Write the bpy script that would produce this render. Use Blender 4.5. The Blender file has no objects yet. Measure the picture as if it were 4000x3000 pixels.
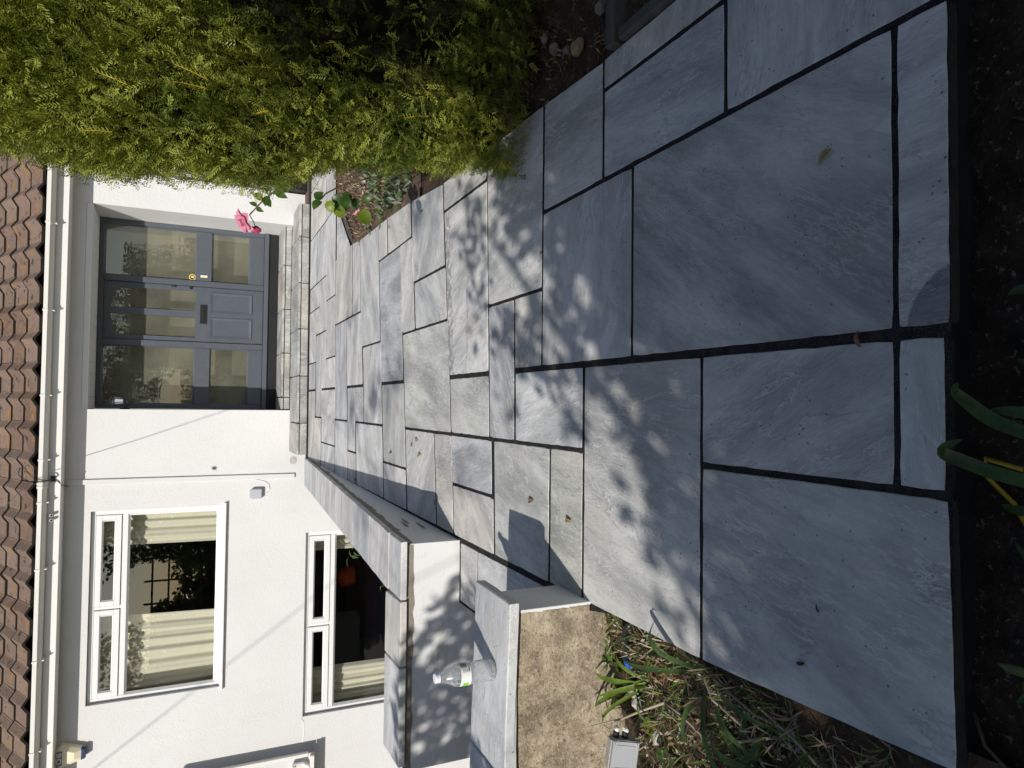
import bpy, bmesh, math, random
import numpy as np
from mathutils import Vector, Matrix, noise as mnoise
R = random.Random(7)
rng = np.random.default_rng(11)
C = bpy.context.scene.collection
scene = bpy.context.scene

# ------------------------------------------------------------------ camera, sky, sun, exposure
cam_d = bpy.data.cameras.new('camera')
cam = bpy.data.objects.new('camera', cam_d); C.objects.link(cam)
cam_d.sensor_fit = 'HORIZONTAL'; cam_d.sensor_width = 36.0
cam_d.lens = 2700.0 / 4000.0 * 36.0
cam_d.clip_start = 0.05; cam_d.clip_end = 500
def cam_axes(pitch, yaw, roll):
    cy, sy, cp, sp = math.cos(yaw), math.sin(yaw), math.cos(pitch), math.sin(pitch)
    f = Vector((sy*cp, cy*cp, -sp)); r = Vector((cy, -sy, 0)); d = f.cross(r)
    cr, sr = math.cos(roll), math.sin(roll)
    return r*cr + d*sr, d*cr - r*sr, f
r_, d_, f_ = cam_axes(math.radians(24.67677), math.radians(1.91496), math.radians(-1.39631))
# the phone was held upright, the picture is stored lying on its side: picture right = down, picture up = right
m3 = Matrix((d_, r_, -f_)).transposed()
cam.matrix_world = Matrix.Translation((0, 0, 1.2)) @ m3.to_4x4()
scene.camera = cam

SUN_EL = math.radians(35.0)
SUN_H = Vector((-0.414, -0.910, 0)).normalized()          # from the scene towards the sun, on the ground
SUN_DIR = (SUN_H*math.cos(SUN_EL) + Vector((0, 0, math.sin(SUN_EL)))).normalized()
w = bpy.data.worlds.new('World'); scene.world = w; w.use_nodes = True
nt = w.node_tree; nt.nodes.clear()
sky = nt.nodes.new('ShaderNodeTexSky'); sky.sky_type = 'NISHITA'; sky.sun_disc = False
sky.sun_elevation = SUN_EL; sky.sun_rotation = math.atan2(SUN_H.x, SUN_H.y)
bg = nt.nodes.new('ShaderNodeBackground'); bg.inputs['Strength'].default_value = 0.087
wo = nt.nodes.new('ShaderNodeOutputWorld')
nt.links.new(sky.outputs[0], bg.inputs[0]); nt.links.new(bg.outputs[0], wo.inputs[0])
sun_d = bpy.data.lights.new('sun', 'SUN'); sun_d.energy = 4.15; sun_d.angle = math.radians(0.53); sun_d.color = (1.0, 0.955, 0.89)
sun = bpy.data.objects.new('sun', sun_d); C.objects.link(sun)
sun.rotation_euler = SUN_DIR.to_track_quat('Z', 'Y').to_euler()
vs = scene.view_settings
vs.view_transform = 'Standard'; vs.look = 'None'; vs.gamma = 1.0; vs.use_curve_mapping = False; vs.exposure = 0.16

# ------------------------------------------------------------------ material helpers
class NT:
    def __init__(s, name):
        s.m = bpy.data.materials.new(name); s.m.use_nodes = True
        s.t = s.m.node_tree; s.t.nodes.clear()
        s.out = s.t.nodes.new('ShaderNodeOutputMaterial')
    def n(s, typ, **kw):
        nd = s.t.nodes.new(typ)
        for k, v in kw.items():
            k2 = k.replace('_', ' ')
            if hasattr(nd, k) and k not in nd.inputs: setattr(nd, k, v)
            else:
                sock = nd.inputs[k] if k in nd.inputs else nd.inputs[k2]
                s.put(sock, v)
        return nd
    def put(s, sock, v):
        if isinstance(v, bpy.types.NodeSocket): s.t.links.new(v, sock)
        else: sock.default_value = v
    def math(s, op, a, b=None, clamp=False):
        nd = s.t.nodes.new('ShaderNodeMath'); nd.operation = op; nd.use_clamp = clamp
        s.put(nd.inputs[0], a)
        if b is not None: s.put(nd.inputs[1], b)
        return nd.outputs[0]
    def vmath(s, op, a, b):
        nd = s.t.nodes.new('ShaderNodeVectorMath'); nd.operation = op
        s.put(nd.inputs[0], a)
        if op == 'SCALE': s.put(nd.inputs['Scale'], b)
        else: s.put(nd.inputs[1], b)
        return nd.outputs[0]
    def noise(s, vec, scale, detail=3.0, rough=0.55, dist=0.0):
        nd = s.t.nodes.new('ShaderNodeTexNoise')
        if vec is not None: s.put(nd.inputs['Vector'], vec)
        nd.inputs['Scale'].default_value = scale; nd.inputs['Detail'].default_value = detail
        nd.inputs['Roughness'].default_value = rough; nd.inputs['Distortion'].default_value = dist
        return nd.outputs['Fac']
    def ramp(s, fac, stops):
        nd = s.t.nodes.new('ShaderNodeValToRGB'); s.put(nd.inputs[0], fac)
        e = nd.color_ramp.elements
        while len(e) < len(stops): e.new(0.5)
        for el, (p, c) in zip(e, stops):
            el.position = p; el.color = (*c, 1) if len(c) == 3 else c
        return nd.outputs[0]
    def rng(s, v, a, b, c=0.0, d=1.0):
        nd = s.t.nodes.new('ShaderNodeMapRange'); nd.clamp = True; nd.interpolation_type = 'SMOOTHSTEP'
        s.put(nd.inputs[0], v)
        for i, x in enumerate((a, b, c, d)): s.put(nd.inputs[1+i], x)
        return nd.outputs[0]
    def mix(s, fac, a, b, mode='MIX'):
        nd = s.t.nodes.new('ShaderNodeMix'); nd.data_type = 'RGBA'; nd.blend_type = mode
        s.put(nd.inputs[0], fac)
        for i, v in ((6, a), (7, b)):
            s.put(nd.inputs[i], v if isinstance(v, bpy.types.NodeSocket) else (*v, 1) if len(v) == 3 else v)
        return nd.outputs[2]
    def pos(s): return s.n('ShaderNodeNewGeometry').outputs['Position']
    def obj(s): return s.n('ShaderNodeTexCoord').outputs['Object']
    def rand(s): return s.n('ShaderNodeObjectInfo').outputs['Random']
    def bump(s, h, strength=0.3, dist=0.01, normal=None):
        nd = s.t.nodes.new('ShaderNodeBump'); nd.inputs['Strength'].default_value = strength
        nd.inputs['Distance'].default_value = dist; s.put(nd.inputs['Height'], h)
        if normal is not None: s.put(nd.inputs['Normal'], normal)
        return nd.outputs[0]
    def bsdf(s, color, rough=0.6, metal=0.0, spec=0.5, normal=None, **kw):
        nd = s.t.nodes.new('ShaderNodeBsdfPrincipled')
        s.put(nd.inputs['Base Color'], color if isinstance(color, bpy.types.NodeSocket) else (*color, 1))
        s.put(nd.inputs['Roughness'], rough); s.put(nd.inputs['Metallic'], metal)
        s.put(nd.inputs['Specular IOR Level'], spec)
        if normal is not None: s.put(nd.inputs['Normal'], normal)
        for k, v in kw.items(): s.put(nd.inputs[k.replace('_', ' ')], v)
        return nd.outputs[0]
    def done(s, shader):
        s.t.links.new(shader, s.out.inputs['Surface']); return s.m

def plain(name, col, rough=0.5, metal=0.0, spec=0.5, var=0.12, scale=9.0, bump=0.0):
    k = NT(name); p = k.pos()
    n = k.noise(p, scale, 5)
    c = k.mix(n, tuple(x*(1-var) for x in col), tuple(min(1, x*(1+var)) for x in col))
    nm = k.bump(k.noise(p, scale*12, 3), bump, 0.004) if bump else None
    return k.done(k.bsdf(c, k.rng(k.noise(p, scale*2.3, 2), .3, .7, rough*.85, min(1, rough*1.15)), metal, spec, nm))

def mat_slab(name, darkened=None, spots=False, tonemul=None, angle=None, lo=.60, veins=1.0):
    k = NT(name); p = k.pos(); rnd = k.rand()
    off = k.n('ShaderNodeCombineXYZ', X=k.math('MULTIPLY', rnd, 43.0), Y=k.math('MULTIPLY', rnd, 91.0), Z=k.math('MULTIPLY', rnd, 17.0)).outputs[0]
    q = k.vmath('ADD', p, off)
    vr = k.n('ShaderNodeVectorRotate', rotation_type='Z_AXIS', Vector=q, Angle=(k.math('MULTIPLY', k.math('FRACT', k.math('MULTIPLY', rnd, 5.37)), 3.1) if angle is None else angle)).outputs[0]
    band = k.noise(k.vmath('MULTIPLY', vr, (0.8, 2.7, 1.0)), 1.9, 9, 0.66, 0.35)
    fine = k.noise(k.vmath('MULTIPLY', vr, (9, 40, 9)), 1.7, 6, 0.7, 0.6)
    lowf = k.noise(q, 2.6, 3)
    tone = k.ramp(k.math('FRACT', k.math('MULTIPLY', rnd, 13.7)), [(0.0, (.43, .445, .455)), (.16, (.61, .60, .57)), (.32, (.54, .55, .55)), (.46, (.57, .54, .525)), (.60, (.62, .61, .585)), (.72, (.475, .475, .445)), (.86, (.635, .59, .53)), (1.0, (.52, .505, .50))])
    if tonemul: tone = k.mix(1.0, tone, tonemul, 'MULTIPLY')
    dark = k.mix(1.0, tone, (lo, lo*1.015, lo*1.04), 'MULTIPLY'); light = k.mix(1.0, tone, (1.22, 1.21, 1.20), 'MULTIPLY')
    c = k.mix(k.rng(band, .32, .68), dark, light)
    c = k.mix(k.math('MULTIPLY', k.rng(k.noise(q, 11, 8, .68, .8), .46, .66), .34), c, k.mix(1.0, tone, (.62, .63, .66), 'MULTIPLY'))
    c = k.mix(k.math('MULTIPLY', k.rng(fine, .48, .75), .22), c, (.58, .585, .58))
    c = k.mix(k.math('MULTIPLY', k.rng(lowf, .5, .78), .38), c, (.47, .415, .375))
    # riven edges: thin pale ragged lines
    rv = k.noise(k.vmath('MULTIPLY', vr, (1.0, 3.4, 1.0)), 2.6, 10, 0.68, 0.5)
    ridge = k.math('ABSOLUTE', k.math('SUBTRACT', rv, 0.52))
    vein = k.math('MULTIPLY', k.rng(ridge, 0.004, 0.017, 1.0, 0.0), k.rng(k.noise(q, 2.6, 4), .44, .58))
    rv2 = k.noise(k.vmath('MULTIPLY', vr, (1.4, 7.0, 1.0)), 3.3, 8, 0.64, 0.3)
    vein2 = k.math('MULTIPLY', k.rng(k.math('ABSOLUTE', k.math('SUBTRACT', rv2, 0.47)), 0.004, 0.018, 1.0, 0.0), k.rng(k.noise(q, 3.1, 3), .47, .57))
    edge_d = k.math('MULTIPLY', k.rng(k.math('ABSOLUTE', k.math('SUBTRACT', rv, 0.494)), 0.003, 0.016, 1.0, 0.0), k.rng(k.noise(q, 4.2, 4), .46, .57))
    c = k.mix(k.math('MULTIPLY', edge_d, min(1, .5*veins)), c, (.20, .21, .23))
    c = k.mix(k.math('MULTIPLY', vein, min(1, .72*veins)), c, (.70, .70, .69))
    c = k.mix(k.math('MULTIPLY', vein2, min(1, .55*veins)), c, (.67, .67, .67))
    vo = k.n('ShaderNodeTexVoronoi', Vector=q, Scale=46.0)
    pit = k.math('MULTIPLY', k.rng(vo.outputs['Distance'], .07, .15, 1.0, 0.0), k.rng(k.noise(q, 24, 2), .50, .60))
    c = k.mix(k.math('MULTIPLY', pit, .75), c, (.06, .065, .075))
    grit = k.noise(q, 260, 2, .6)
    c = k.mix(k.math('MULTIPLY', k.rng(grit, .55, .75), .25), c, (.22, .23, .25))
    c = k.mix(k.math('MULTIPLY', k.rng(k.noise(q, 150, 2), .62, .74), .25), c, (.6, .6, .6))
    rough = k.rng(k.noise(q, 5, 4), .3, .7, .50, .70)
    if spots:
        sx = k.n('ShaderNodeSeparateXYZ', Vector=p)
        dist = k.math('ABSOLUTE', k.math('SUBTRACT', sx.outputs['Y'], k.math('ADD', 3.38, k.math('MULTIPLY', sx.outputs['X'], .10))))
        near = k.rng(dist, .02, .17, 1.0, 0.0)
        sp = k.rng(k.math('MULTIPLY', k.noise(p, 26, 4, .6), k.math('ADD', .62, k.math('MULTIPLY', near, .55))), .52, .56)
        crack = k.rng(k.math('ABSOLUTE', k.math('SUBTRACT', sx.outputs['Y'], k.math('ADD', 3.10, k.math('MULTIPLY', k.noise(p, 9, 4), .09)))), .001, .006, 1.0, 0.0)
        c = k.mix(k.math('MULTIPLY', k.math('MULTIPLY', sp, near), .6), c, (.13, .135, .14))
        c = k.mix(k.math('MULTIPLY', crack, .5), c, (.10, .11, .12))
    if darkened:  # darker elliptical patch in one slab corner
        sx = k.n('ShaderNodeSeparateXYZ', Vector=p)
        dx = k.math('DIVIDE', k.math('SUBTRACT', sx.outputs['X'], darkened[0]), darkened[2]); dy = k.math('DIVIDE', k.math('SUBTRACT', sx.outputs['Y'], darkened[1]), darkened[3])
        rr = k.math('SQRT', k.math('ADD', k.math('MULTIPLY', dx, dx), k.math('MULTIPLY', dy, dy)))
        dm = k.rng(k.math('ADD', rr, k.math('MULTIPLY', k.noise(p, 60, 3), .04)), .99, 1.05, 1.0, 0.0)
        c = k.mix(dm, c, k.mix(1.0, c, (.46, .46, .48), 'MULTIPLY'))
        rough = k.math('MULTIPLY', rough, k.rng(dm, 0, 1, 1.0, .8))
    h = k.math('ADD', k.math('ADD', k.math('MULTIPLY', rv, 1.0), k.math('MULTIPLY', band, .4)), k.math('ADD', k.math('MULTIPLY', fine, .22), k.math('MULTIPLY', vein, .12)))
    h = k.math('SUBTRACT', k.math('ADD', h, k.math('MULTIPLY', grit, .05)), k.math('MULTIPLY', pit, .25))
    return k.done(k.bsdf(c, rough, 0, .42, k.bump(h, .55, .024)))

def mat_render_white(name, stain=0.0, smooth=False, base=(.655, .65, .635)):
    k = NT(name); p = k.pos()
    big = k.noise(p, 1.1, 4); mid = k.noise(p, 7, 5)
    c = k.mix(k.rng(big, .3, .75), tuple(x*.95 for x in base), base)
    c = k.mix(k.math('MULTIPLY', k.rng(mid, .5, .8), .16), c, tuple(x*.84 for x in base))
    stv = k.noise(k.vmath('MULTIPLY', p, (5.5, 5.5, .35)), 1.3, 5, .6)
    c = k.mix(k.math('MULTIPLY', k.rng(stv, .52, .74), .14), c, tuple(x*.80 for x in base))
    c = k.mix(k.math('MULTIPLY', k.rng(k.noise(p, 2.3, 7, .7), .58, .72), .12), c, (base[0]*.86, base[1]*.82, base[2]*.74))
    if stain:
        sx = k.n('ShaderNodeSeparateXYZ', Vector=p)
        s1 = k.noise(k.vmath('MULTIPLY', p, (3, 3, 14)), 1.6, 6, .6, 1.2)
        c = k.mix(k.math('MULTIPLY', k.rng(s1, .56, .66), stain*.55), c, (.55, .50, .42))
        cr = k.noise(p, 1.7, 7, .6, 1.5)
        c = k.mix(k.math('MULTIPLY', k.rng(k.math('ABSOLUTE', k.math('SUBTRACT', cr, .5)), .0006, .003, 1.0, 0.0), stain*.35), c, (.35, .33, .30))
    if smooth: h = k.math('ADD', k.noise(p, 22, 4), k.math('MULTIPLY', k.noise(p, 90, 2), .3)); nm = k.bump(h, .12, .006)
    else:
        h = k.math('ADD', k.noise(p, 46, 4, .6, .8), k.math('MULTIPLY', k.noise(p, 120, 2), .3)); nm = k.bump(h, .40, .012)
    return k.done(k.bsdf(c, .82, 0, .25, nm))

def mat_old_render(name):
    k = NT(name); p = k.pos()
    a = k.noise(p, 8.5, 9, .72, .3); b = k.noise(p, 26, 6, .7); d = k.noise(p, 120, 3, .7); lo = k.noise(p, 3.0, 4)
    c = k.ramp(a, [(.32, (.12, .098, .07)), (.45, (.26, .21, .145)), (.56, (.39, .325, .23)), (.69, (.54, .485, .385))])
    c = k.mix(k.math('MULTIPLY', k.rng(b, .50, .66), .8), c, (.17, .13, .085))
    c = k.mix(k.math('MULTIPLY', k.rng(k.noise(p, 17, 4), .58, .66), .7), c, (.46, .39, .27))
    c = k.mix(k.math('MULTIPLY', k.rng(d, .52, .66), .5), c, (.56, .50, .39))
    c = k.mix(k.math('MULTIPLY', k.rng(k.noise(p, 95, 3, .7), .54, .66), .5), c, (.13, .11, .085))
    c = k.mix(k.math('MULTIPLY', k.rng(k.noise(p, 75, 2), .60, .70), .6), c, (.07, .05, .035))
    c = k.mix(k.math('MULTIPLY', k.rng(lo, .56, .70), .55), c, (.10, .085, .065))
    h = k.math('ADD', k.math('MULTIPLY', d, .6), b)
    return k.done(k.bsdf(c, .9, 0, .2, k.bump(h, .6, .012)))

def mat_tile(name):
    k = NT(name); p = k.obj(); rnd = k.rand()
    off = k.n('ShaderNodeCombineXYZ', X=k.math('MULTIPLY', rnd, 61.0), Y=k.math('MULTIPLY', rnd, 29.0), Z=0.0).outputs[0]
    q = k.vmath('ADD', p, off)
    c = k.ramp(rnd, [(0, (.135, .085, .060)), (.3, (.205, .145, .112)), (.6, (.165, .118, .092)), (.8, (.225, .16, .12)), (1, (.15, .112, .095))])
    c = k.mix(k.math('MULTIPLY', k.rng(k.noise(q, 9, 6, .65), .45, .75), .6), c, (.27, .19, .145))
    c = k.mix(k.math('MULTIPLY', k.rng(k.noise(q, 60, 3), .5, .7), .4), c, (.07, .052, .042))
    c = k.mix(k.math('MULTIPLY', k.rng(k.noise(k.vmath('ADD', q, (9, 3, 2)), 8, 5, .6), .56, .66), .75), c, (.30, .15, .04))
    c = k.mix(k.math('MULTIPLY', k.rng(k.noise(k.vmath('ADD', q, (1, 7, 5)), 13, 4, .5), .60, .68), .85), c, (.035, .032, .028))
    c = k.mix(k.math('MULTIPLY', k.rng(k.noise(k.vmath('MULTIPLY', q, (30, 9, 9)), 1.2, 3), .72, .76), .7), c, (.45, .43, .38))
    return k.done(k.bsdf(c, .88, 0, .25, k.bump(k.math('ADD', k.noise(q, 90, 4), k.noise(q, 25, 4)), .8, .012)))

def mat_glass(name, tint=(.96, .98, .97), wave=0.0, gain=2.0, film=0.0):
    k = NT(name); p = k.pos()
    h = k.noise(k.vmath('MULTIPLY', p, (1.2, 1, 7)), 1.7, 2, .5, 1.0)
    nm = k.bump(h, wave, .02) if wave else None
    fc = k.n('ShaderNodeLayerWeight', Blend=.5).outputs['Facing']
    if nm is not None: pass
    lw = k.math('ADD', .04, k.math('MULTIPLY', .96, k.math('POWER', fc, 5.0)))
    tr = k.n('ShaderNodeBsdfTransparent'); tr.inputs[0].default_value = (*tint, 1)
    gl = k.n('ShaderNodeBsdfGlossy'); gl.inputs['Roughness'].default_value = 0.0; gl.inputs['Color'].default_value = (1, 1, 1, 1)
    if nm is not None: k.put(gl.inputs['Normal'], nm)
    fac = k.math('MULTIPLY', lw, gain, True)
    mx = k.n('ShaderNodeMixShader'); k.put(mx.inputs[0], fac); k.put(mx.inputs[1], tr.outputs[0]); k.put(mx.inputs[2], gl.outputs[0])
    if film:
        df = k.n('ShaderNodeBsdfDiffuse'); df.inputs[0].default_value = (.50, .49, .37, 1)
        m2 = k.n('ShaderNodeMixShader'); k.put(m2.inputs[0], k.rng(k.noise(p, 2.2, 4), .3, .7, film*.7, film*1.3)); k.put(m2.inputs[1], mx.outputs[0]); k.put(m2.inputs[2], df.outputs[0]); mx = m2
    return k.done(mx.outputs[0])

def mat_leaf(name, cols, rough=.5, trans=.35, scale=14.0, spec=.35, tmul=(1.3, 1.35, .6)):
    k = NT(name); p = k.pos()
    f = k.noise(p, scale, 3); f2 = k.noise(p, scale*7, 2)
    c = k.ramp(k.math('ADD', k.math('MULTIPLY', f, .6), k.math('MULTIPLY', f2, .4)), [(.32, cols[0]), (.5, cols[1]), (.68, cols[2])])
    b = k.bsdf(c, rough, 0, spec)
    t = k.n('ShaderNodeBsdfTranslucent'); k.put(t.inputs[0], k.mix(1.0, c, tmul, 'MULTIPLY'))
    mx = k.n('ShaderNodeMixShader'); mx.inputs[0].default_value = trans; k.put(mx.inputs[1], b); k.put(mx.inputs[2], t.outputs[0])
    return k.done(mx.outputs[0])

def mat_soil(name, cols, bump=1.0):
    k = NT(name); p = k.pos()
    a = k.noise(p, 14, 7, .7); b = k.noise(p, 70, 4, .7); d = k.noise(p, 5, 3)
    c = k.ramp(a, [(.3, cols[0]), (.5, cols[1]), (.72, cols[2])])
    c = k.mix(k.math('MULTIPLY', k.rng(b, .58, .68), .7), c, cols[3])
    c = k.mix(k.math('MULTIPLY', k.rng(d, .5, .7), .4), c, cols[0])
    return k.done(k.bsdf(c, .95, 0, .15, k.bump(k.math('ADD', a, k.math('MULTIPLY', b, .5)), bump, .03)))

M = {}
M['slab'] = mat_slab('sandstone'); M['slab_darkened'] = mat_slab('sandstone damp corner', darkened=(.128, .755, .13, .105)); M['slab_spots'] = mat_slab('sandstone splashed', spots=True); M['slab_streak'] = mat_slab('sandstone streaked', tonemul=(.88, .87, .88), angle=-1.02, lo=.48, veins=.55)
M['slab_vein'] = mat_slab('sandstone strongly veined', tonemul=(.93, .93, .88), angle=-1.35, lo=.55, veins=.95)
M['slab_cope'] = mat_slab('coping sandstone', tonemul=(.97, .98, .975), angle=0.15, lo=.72, veins=.5); M['slab_step'] = mat_slab('weathered step sandstone', tonemul=(.66, .67, .645))
M['slab_side'] = plain('earthy slab edge', (.035, .034, .033), .9, 0, .2, .4, 30, .6)
k = NT('black jointing mortar'); p_ = k.pos()
gc_ = k.mix(k.rng(k.noise(p_, 30, 5), .35, .7), (.013, .0135, .015), (.032, .031, .030))
gc_ = k.mix(k.math('MULTIPLY', k.rng(k.noise(p_, 320, 2), .58, .66), .7), gc_, (.12, .11, .10))
gc_ = k.mix(k.math('MULTIPLY', k.rng(k.noise(p_, 6, 4), .56, .7), .5), gc_, (.06, .052, .043))
M['grout'] = k.done(k.bsdf(gc_, .95, 0, .15, k.bump(k.noise(p_, 260, 3), .9, .006)))
M['white'] = mat_render_white('white textured render'); M['wallwhite'] = mat_render_white('smooth white render', 1.0, True, (.68, .68, .67))
M['oldrender'] = mat_old_render('weathered brown render'); M['tile'] = mat_tile('concrete roof tile')
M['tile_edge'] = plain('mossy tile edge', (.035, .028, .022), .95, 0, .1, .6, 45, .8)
M['mortar'] = plain('grey brown mortar', (.24, .215, .175), .95, 0, .15, .4, 22, .6)
M['upvc'] = plain('white upvc', (.70, .70, .69), .32, 0, .45, .03, 3); M['upvc_old'] = plain('cream gutter plastic', (.69, .675, .625), .6, 0, .2, .06, 4)
M['fascia'] = plain('white fascia paint', (.69, .68, .645), .45, 0, .4, .05, 3)
M['soffit'] = plain('white soffit paint', (.70, .695, .67), .6, 0, .3, .05, 3)
M['slate_paint'] = plain('slate grey paint', (.076, .087, .104), .42, 0, .45, .07, 6)
M['dark'] = plain('near black', (.012, .013, .015), .6, 0, .3, .3, 8)
M['blackplastic'] = plain('black plastic', (.015, .015, .016), .35, 0, .5, .2, 8)
M['glass'] = mat_glass('window glass', gain=3.2); M['doorglass'] = mat_glass('old door glass', (.93, .95, .88), .022, 3.6, .17)
M['curtain'] = plain('cream curtain cloth', (.60, .565, .45), .9, 0, .1, .06, 6)
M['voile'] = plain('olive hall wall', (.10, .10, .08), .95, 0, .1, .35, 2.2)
M['room'] = plain('dark room wall', (.19, .185, .175), .9, 0, .1, .3, 1.5)
M['chrome'] = plain('chrome', (.75, .75, .74), .18, 1.0, .5, .05); M['brass'] = plain('cream bell push', (.75, .68, .48), .35, 0, .5, .05)
M['greyplastic'] = plain('grey plastic box', (.33, .35, .36), .5, 0, .4, .06, 12); M['palegrey'] = plain('pale grey box', (.42, .43, .47), .5, 0, .4, .05, 12)
M['cream'] = plain('cream alarm casing', (.74, .68, .50), .4, 0, .4, .05, 6); M['blue'] = plain('blue print', (.03, .045, .22), .35, 0, .5, .1); M['white_print'] = plain('pale print', (.70, .68, .58), .5, 0, .3, .03)
M['navy'] = plain('blue lens', (.012, .03, .10), .15, 0, .6, .2, 20)
M['yellow'] = plain('yellow sticker', (.70, .45, .03), .5, 0, .4, .05)
M['concrete'] = plain('concrete edging', (.085, .08, .073), .9, 0, .2, .3, 16, .6)
M['stone_dull'] = plain('dull stone', (.20, .17, .14), .95, 0, .15, .4, 40, .8)
M['rubble'] = plain('pale rubble', (.48, .45, .40), .95, 0, .15, .3, 30, .8)
M['soil'] = mat_soil('dark soil', [(.018, .014, .010), (.042, .031, .022), (.085, .064, .046), (.28, .22, .16)])
M['soil_dry'] = mat_soil('dry brown soil', [(.03, .02, .013), (.075, .05, .032), (.13, .09, .06), (.26, .20, .14)])
M['debris'] = mat_soil('red brown leaf litter', [(.075, .05, .036), (.16, .108, .078), (.25, .18, .135), (.42, .35, .29)])
M['lawn'] = mat_soil('grass', [(.018, .032, .009), (.03, .055, .014), (.05, .08, .02), (.08, .09, .03)])
M['yew1'] = mat_leaf('yew needle gold', [(.185, .225, .030), (.295, .325, .055), (.41, .415, .10)], .42, .28, 7); M['yew2'] = mat_leaf('yew needle green', [(.085, .125, .02), (.14, .18, .03), (.21, .24, .042)], .42, .28, 7)
M['yew_core'] = plain('yew dark core', (.010, .011, .006), 1, 0, .0, .5, 20); M['yewstem'] = plain('yellow shoot', (.42, .28, .02), .5, 0, .3, .15, 30)
M['bark'] = plain('bark', (.085, .065, .05), .95, 0, .1, .4, 14, 1.0)
M['leaf'] = mat_leaf('rose leaf', [(.028, .062, .016), (.05, .10, .022), (.085, .15, .03)], .36, .30, 20); M['leaf_lime'] = mat_leaf('young lime leaf', [(.14, .20, .025), (.20, .27, .04), (.26, .32, .06)], .4, .35, 20)
M['tree_leaf'] = mat_leaf('tree leaf', [(.03, .05, .012), (.05, .075, .016), (.085, .11, .022)], .45, .3, 1.2)
M['strap'] = mat_leaf('strap leaf', [(.030, .065, .018), (.055, .105, .028), (.085, .14, .035)], .38, .3, 14); M['grassy'] = mat_leaf('bright grass', [(.09, .155, .018), (.14, .22, .03), (.20, .29, .045)], .42, .38, 20)
M['weed'] = mat_leaf('weed leaf', [(.05, .10, .02), (.085, .16, .03), (.13, .22, .045)], .5, .35, 25); M['silver'] = mat_leaf('silver leaf', [(.13, .155, .12), (.20, .23, .18), (.30, .33, .27)], .6, .25, 25)
M['straw'] = plain('dry straw', (.26, .19, .11), .8, 0, .2, .3, 40); M['straw_pale'] = plain('bleached stalk', (.36, .31, .23), .85, 0, .2, .2, 40)
M['deadleaf'] = plain('dead leaf', (.20, .105, .05), .7, 0, .3, .45, 60); M['deadyellow'] = plain('yellow dead leaf', (.27, .21, .06), .6, 0, .3, .35, 60); M['deaddark'] = plain('dark dead leaf', (.045, .028, .02), .7, 0, .3, .4, 60)
M['rust'] = plain('rusty dry fern', (.26, .10, .03), .9, 0, .1, .4, 50)
M['pink'] = mat_leaf('rose petal', [(.68, .21, .33), (.78, .32, .44), (.86, .48, .56)], .5, .35, 30, .3, (1.0, .95, .95)); M['pinkdeep'] = mat_leaf('rose bud petal', [(.46, .06, .16), (.54, .09, .21), (.60, .13, .26)], .5, .3, 30, .3, (1, 1, 1))
M['stem'] = plain('green brown stem', (.10, .085, .03), .6, 0, .3, .3, 40)
k = NT('clear bottle plastic')
pet_ = k.bsdf((.97, .985, .99), .07, 0, .6, k.bump(k.noise(k.pos(), 90, 3), .35, .004), Transmission_Weight=1.0, IOR=1.42)
hz_ = k.n('ShaderNodeBsdfDiffuse'); hz_.inputs[0].default_value = (.85, .87, .88, 1)
mp_ = k.n('ShaderNodeMixShader'); k.put(mp_.inputs[0], k.rng(k.noise(k.pos(), 140, 3), .4, .7, .05, .22)); k.put(mp_.inputs[1], pet_); k.put(mp_.inputs[2], hz_.outputs[0])
M['pet'] = k.done(mp_.outputs[0])
M['cap'] = plain('white cap', (.72, .73, .78), .4, 0, .4, .03); M['label_white'] = plain('bottle label', (.80, .80, .78), .4, 0, .4, .04); M['label_green'] = plain('green label square', (.19, .62, .02), .4, 0, .4, .03); M['label_ink'] = plain('label ink', (.14, .14, .15), .5, 0, .3, .1)
M['tape'] = plain('blue tape', (.01, .10, .48), .3, 0, .5, .1, 20); M['pinkcloth'] = plain('orange fabric', (.55, .09, .03), .9, 0, .1, .2)
M['roomlight'] = plain('pale room panel', (.20, .20, .195), .9, 0, .1, .1); M['roomred'] = plain('maroon shelf', (.07, .018, .028), .6, 0, .3, .2); M['picture'] = plain('blue picture', (.07, .10, .13), .5, 0, .3, .2, 6)

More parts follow.
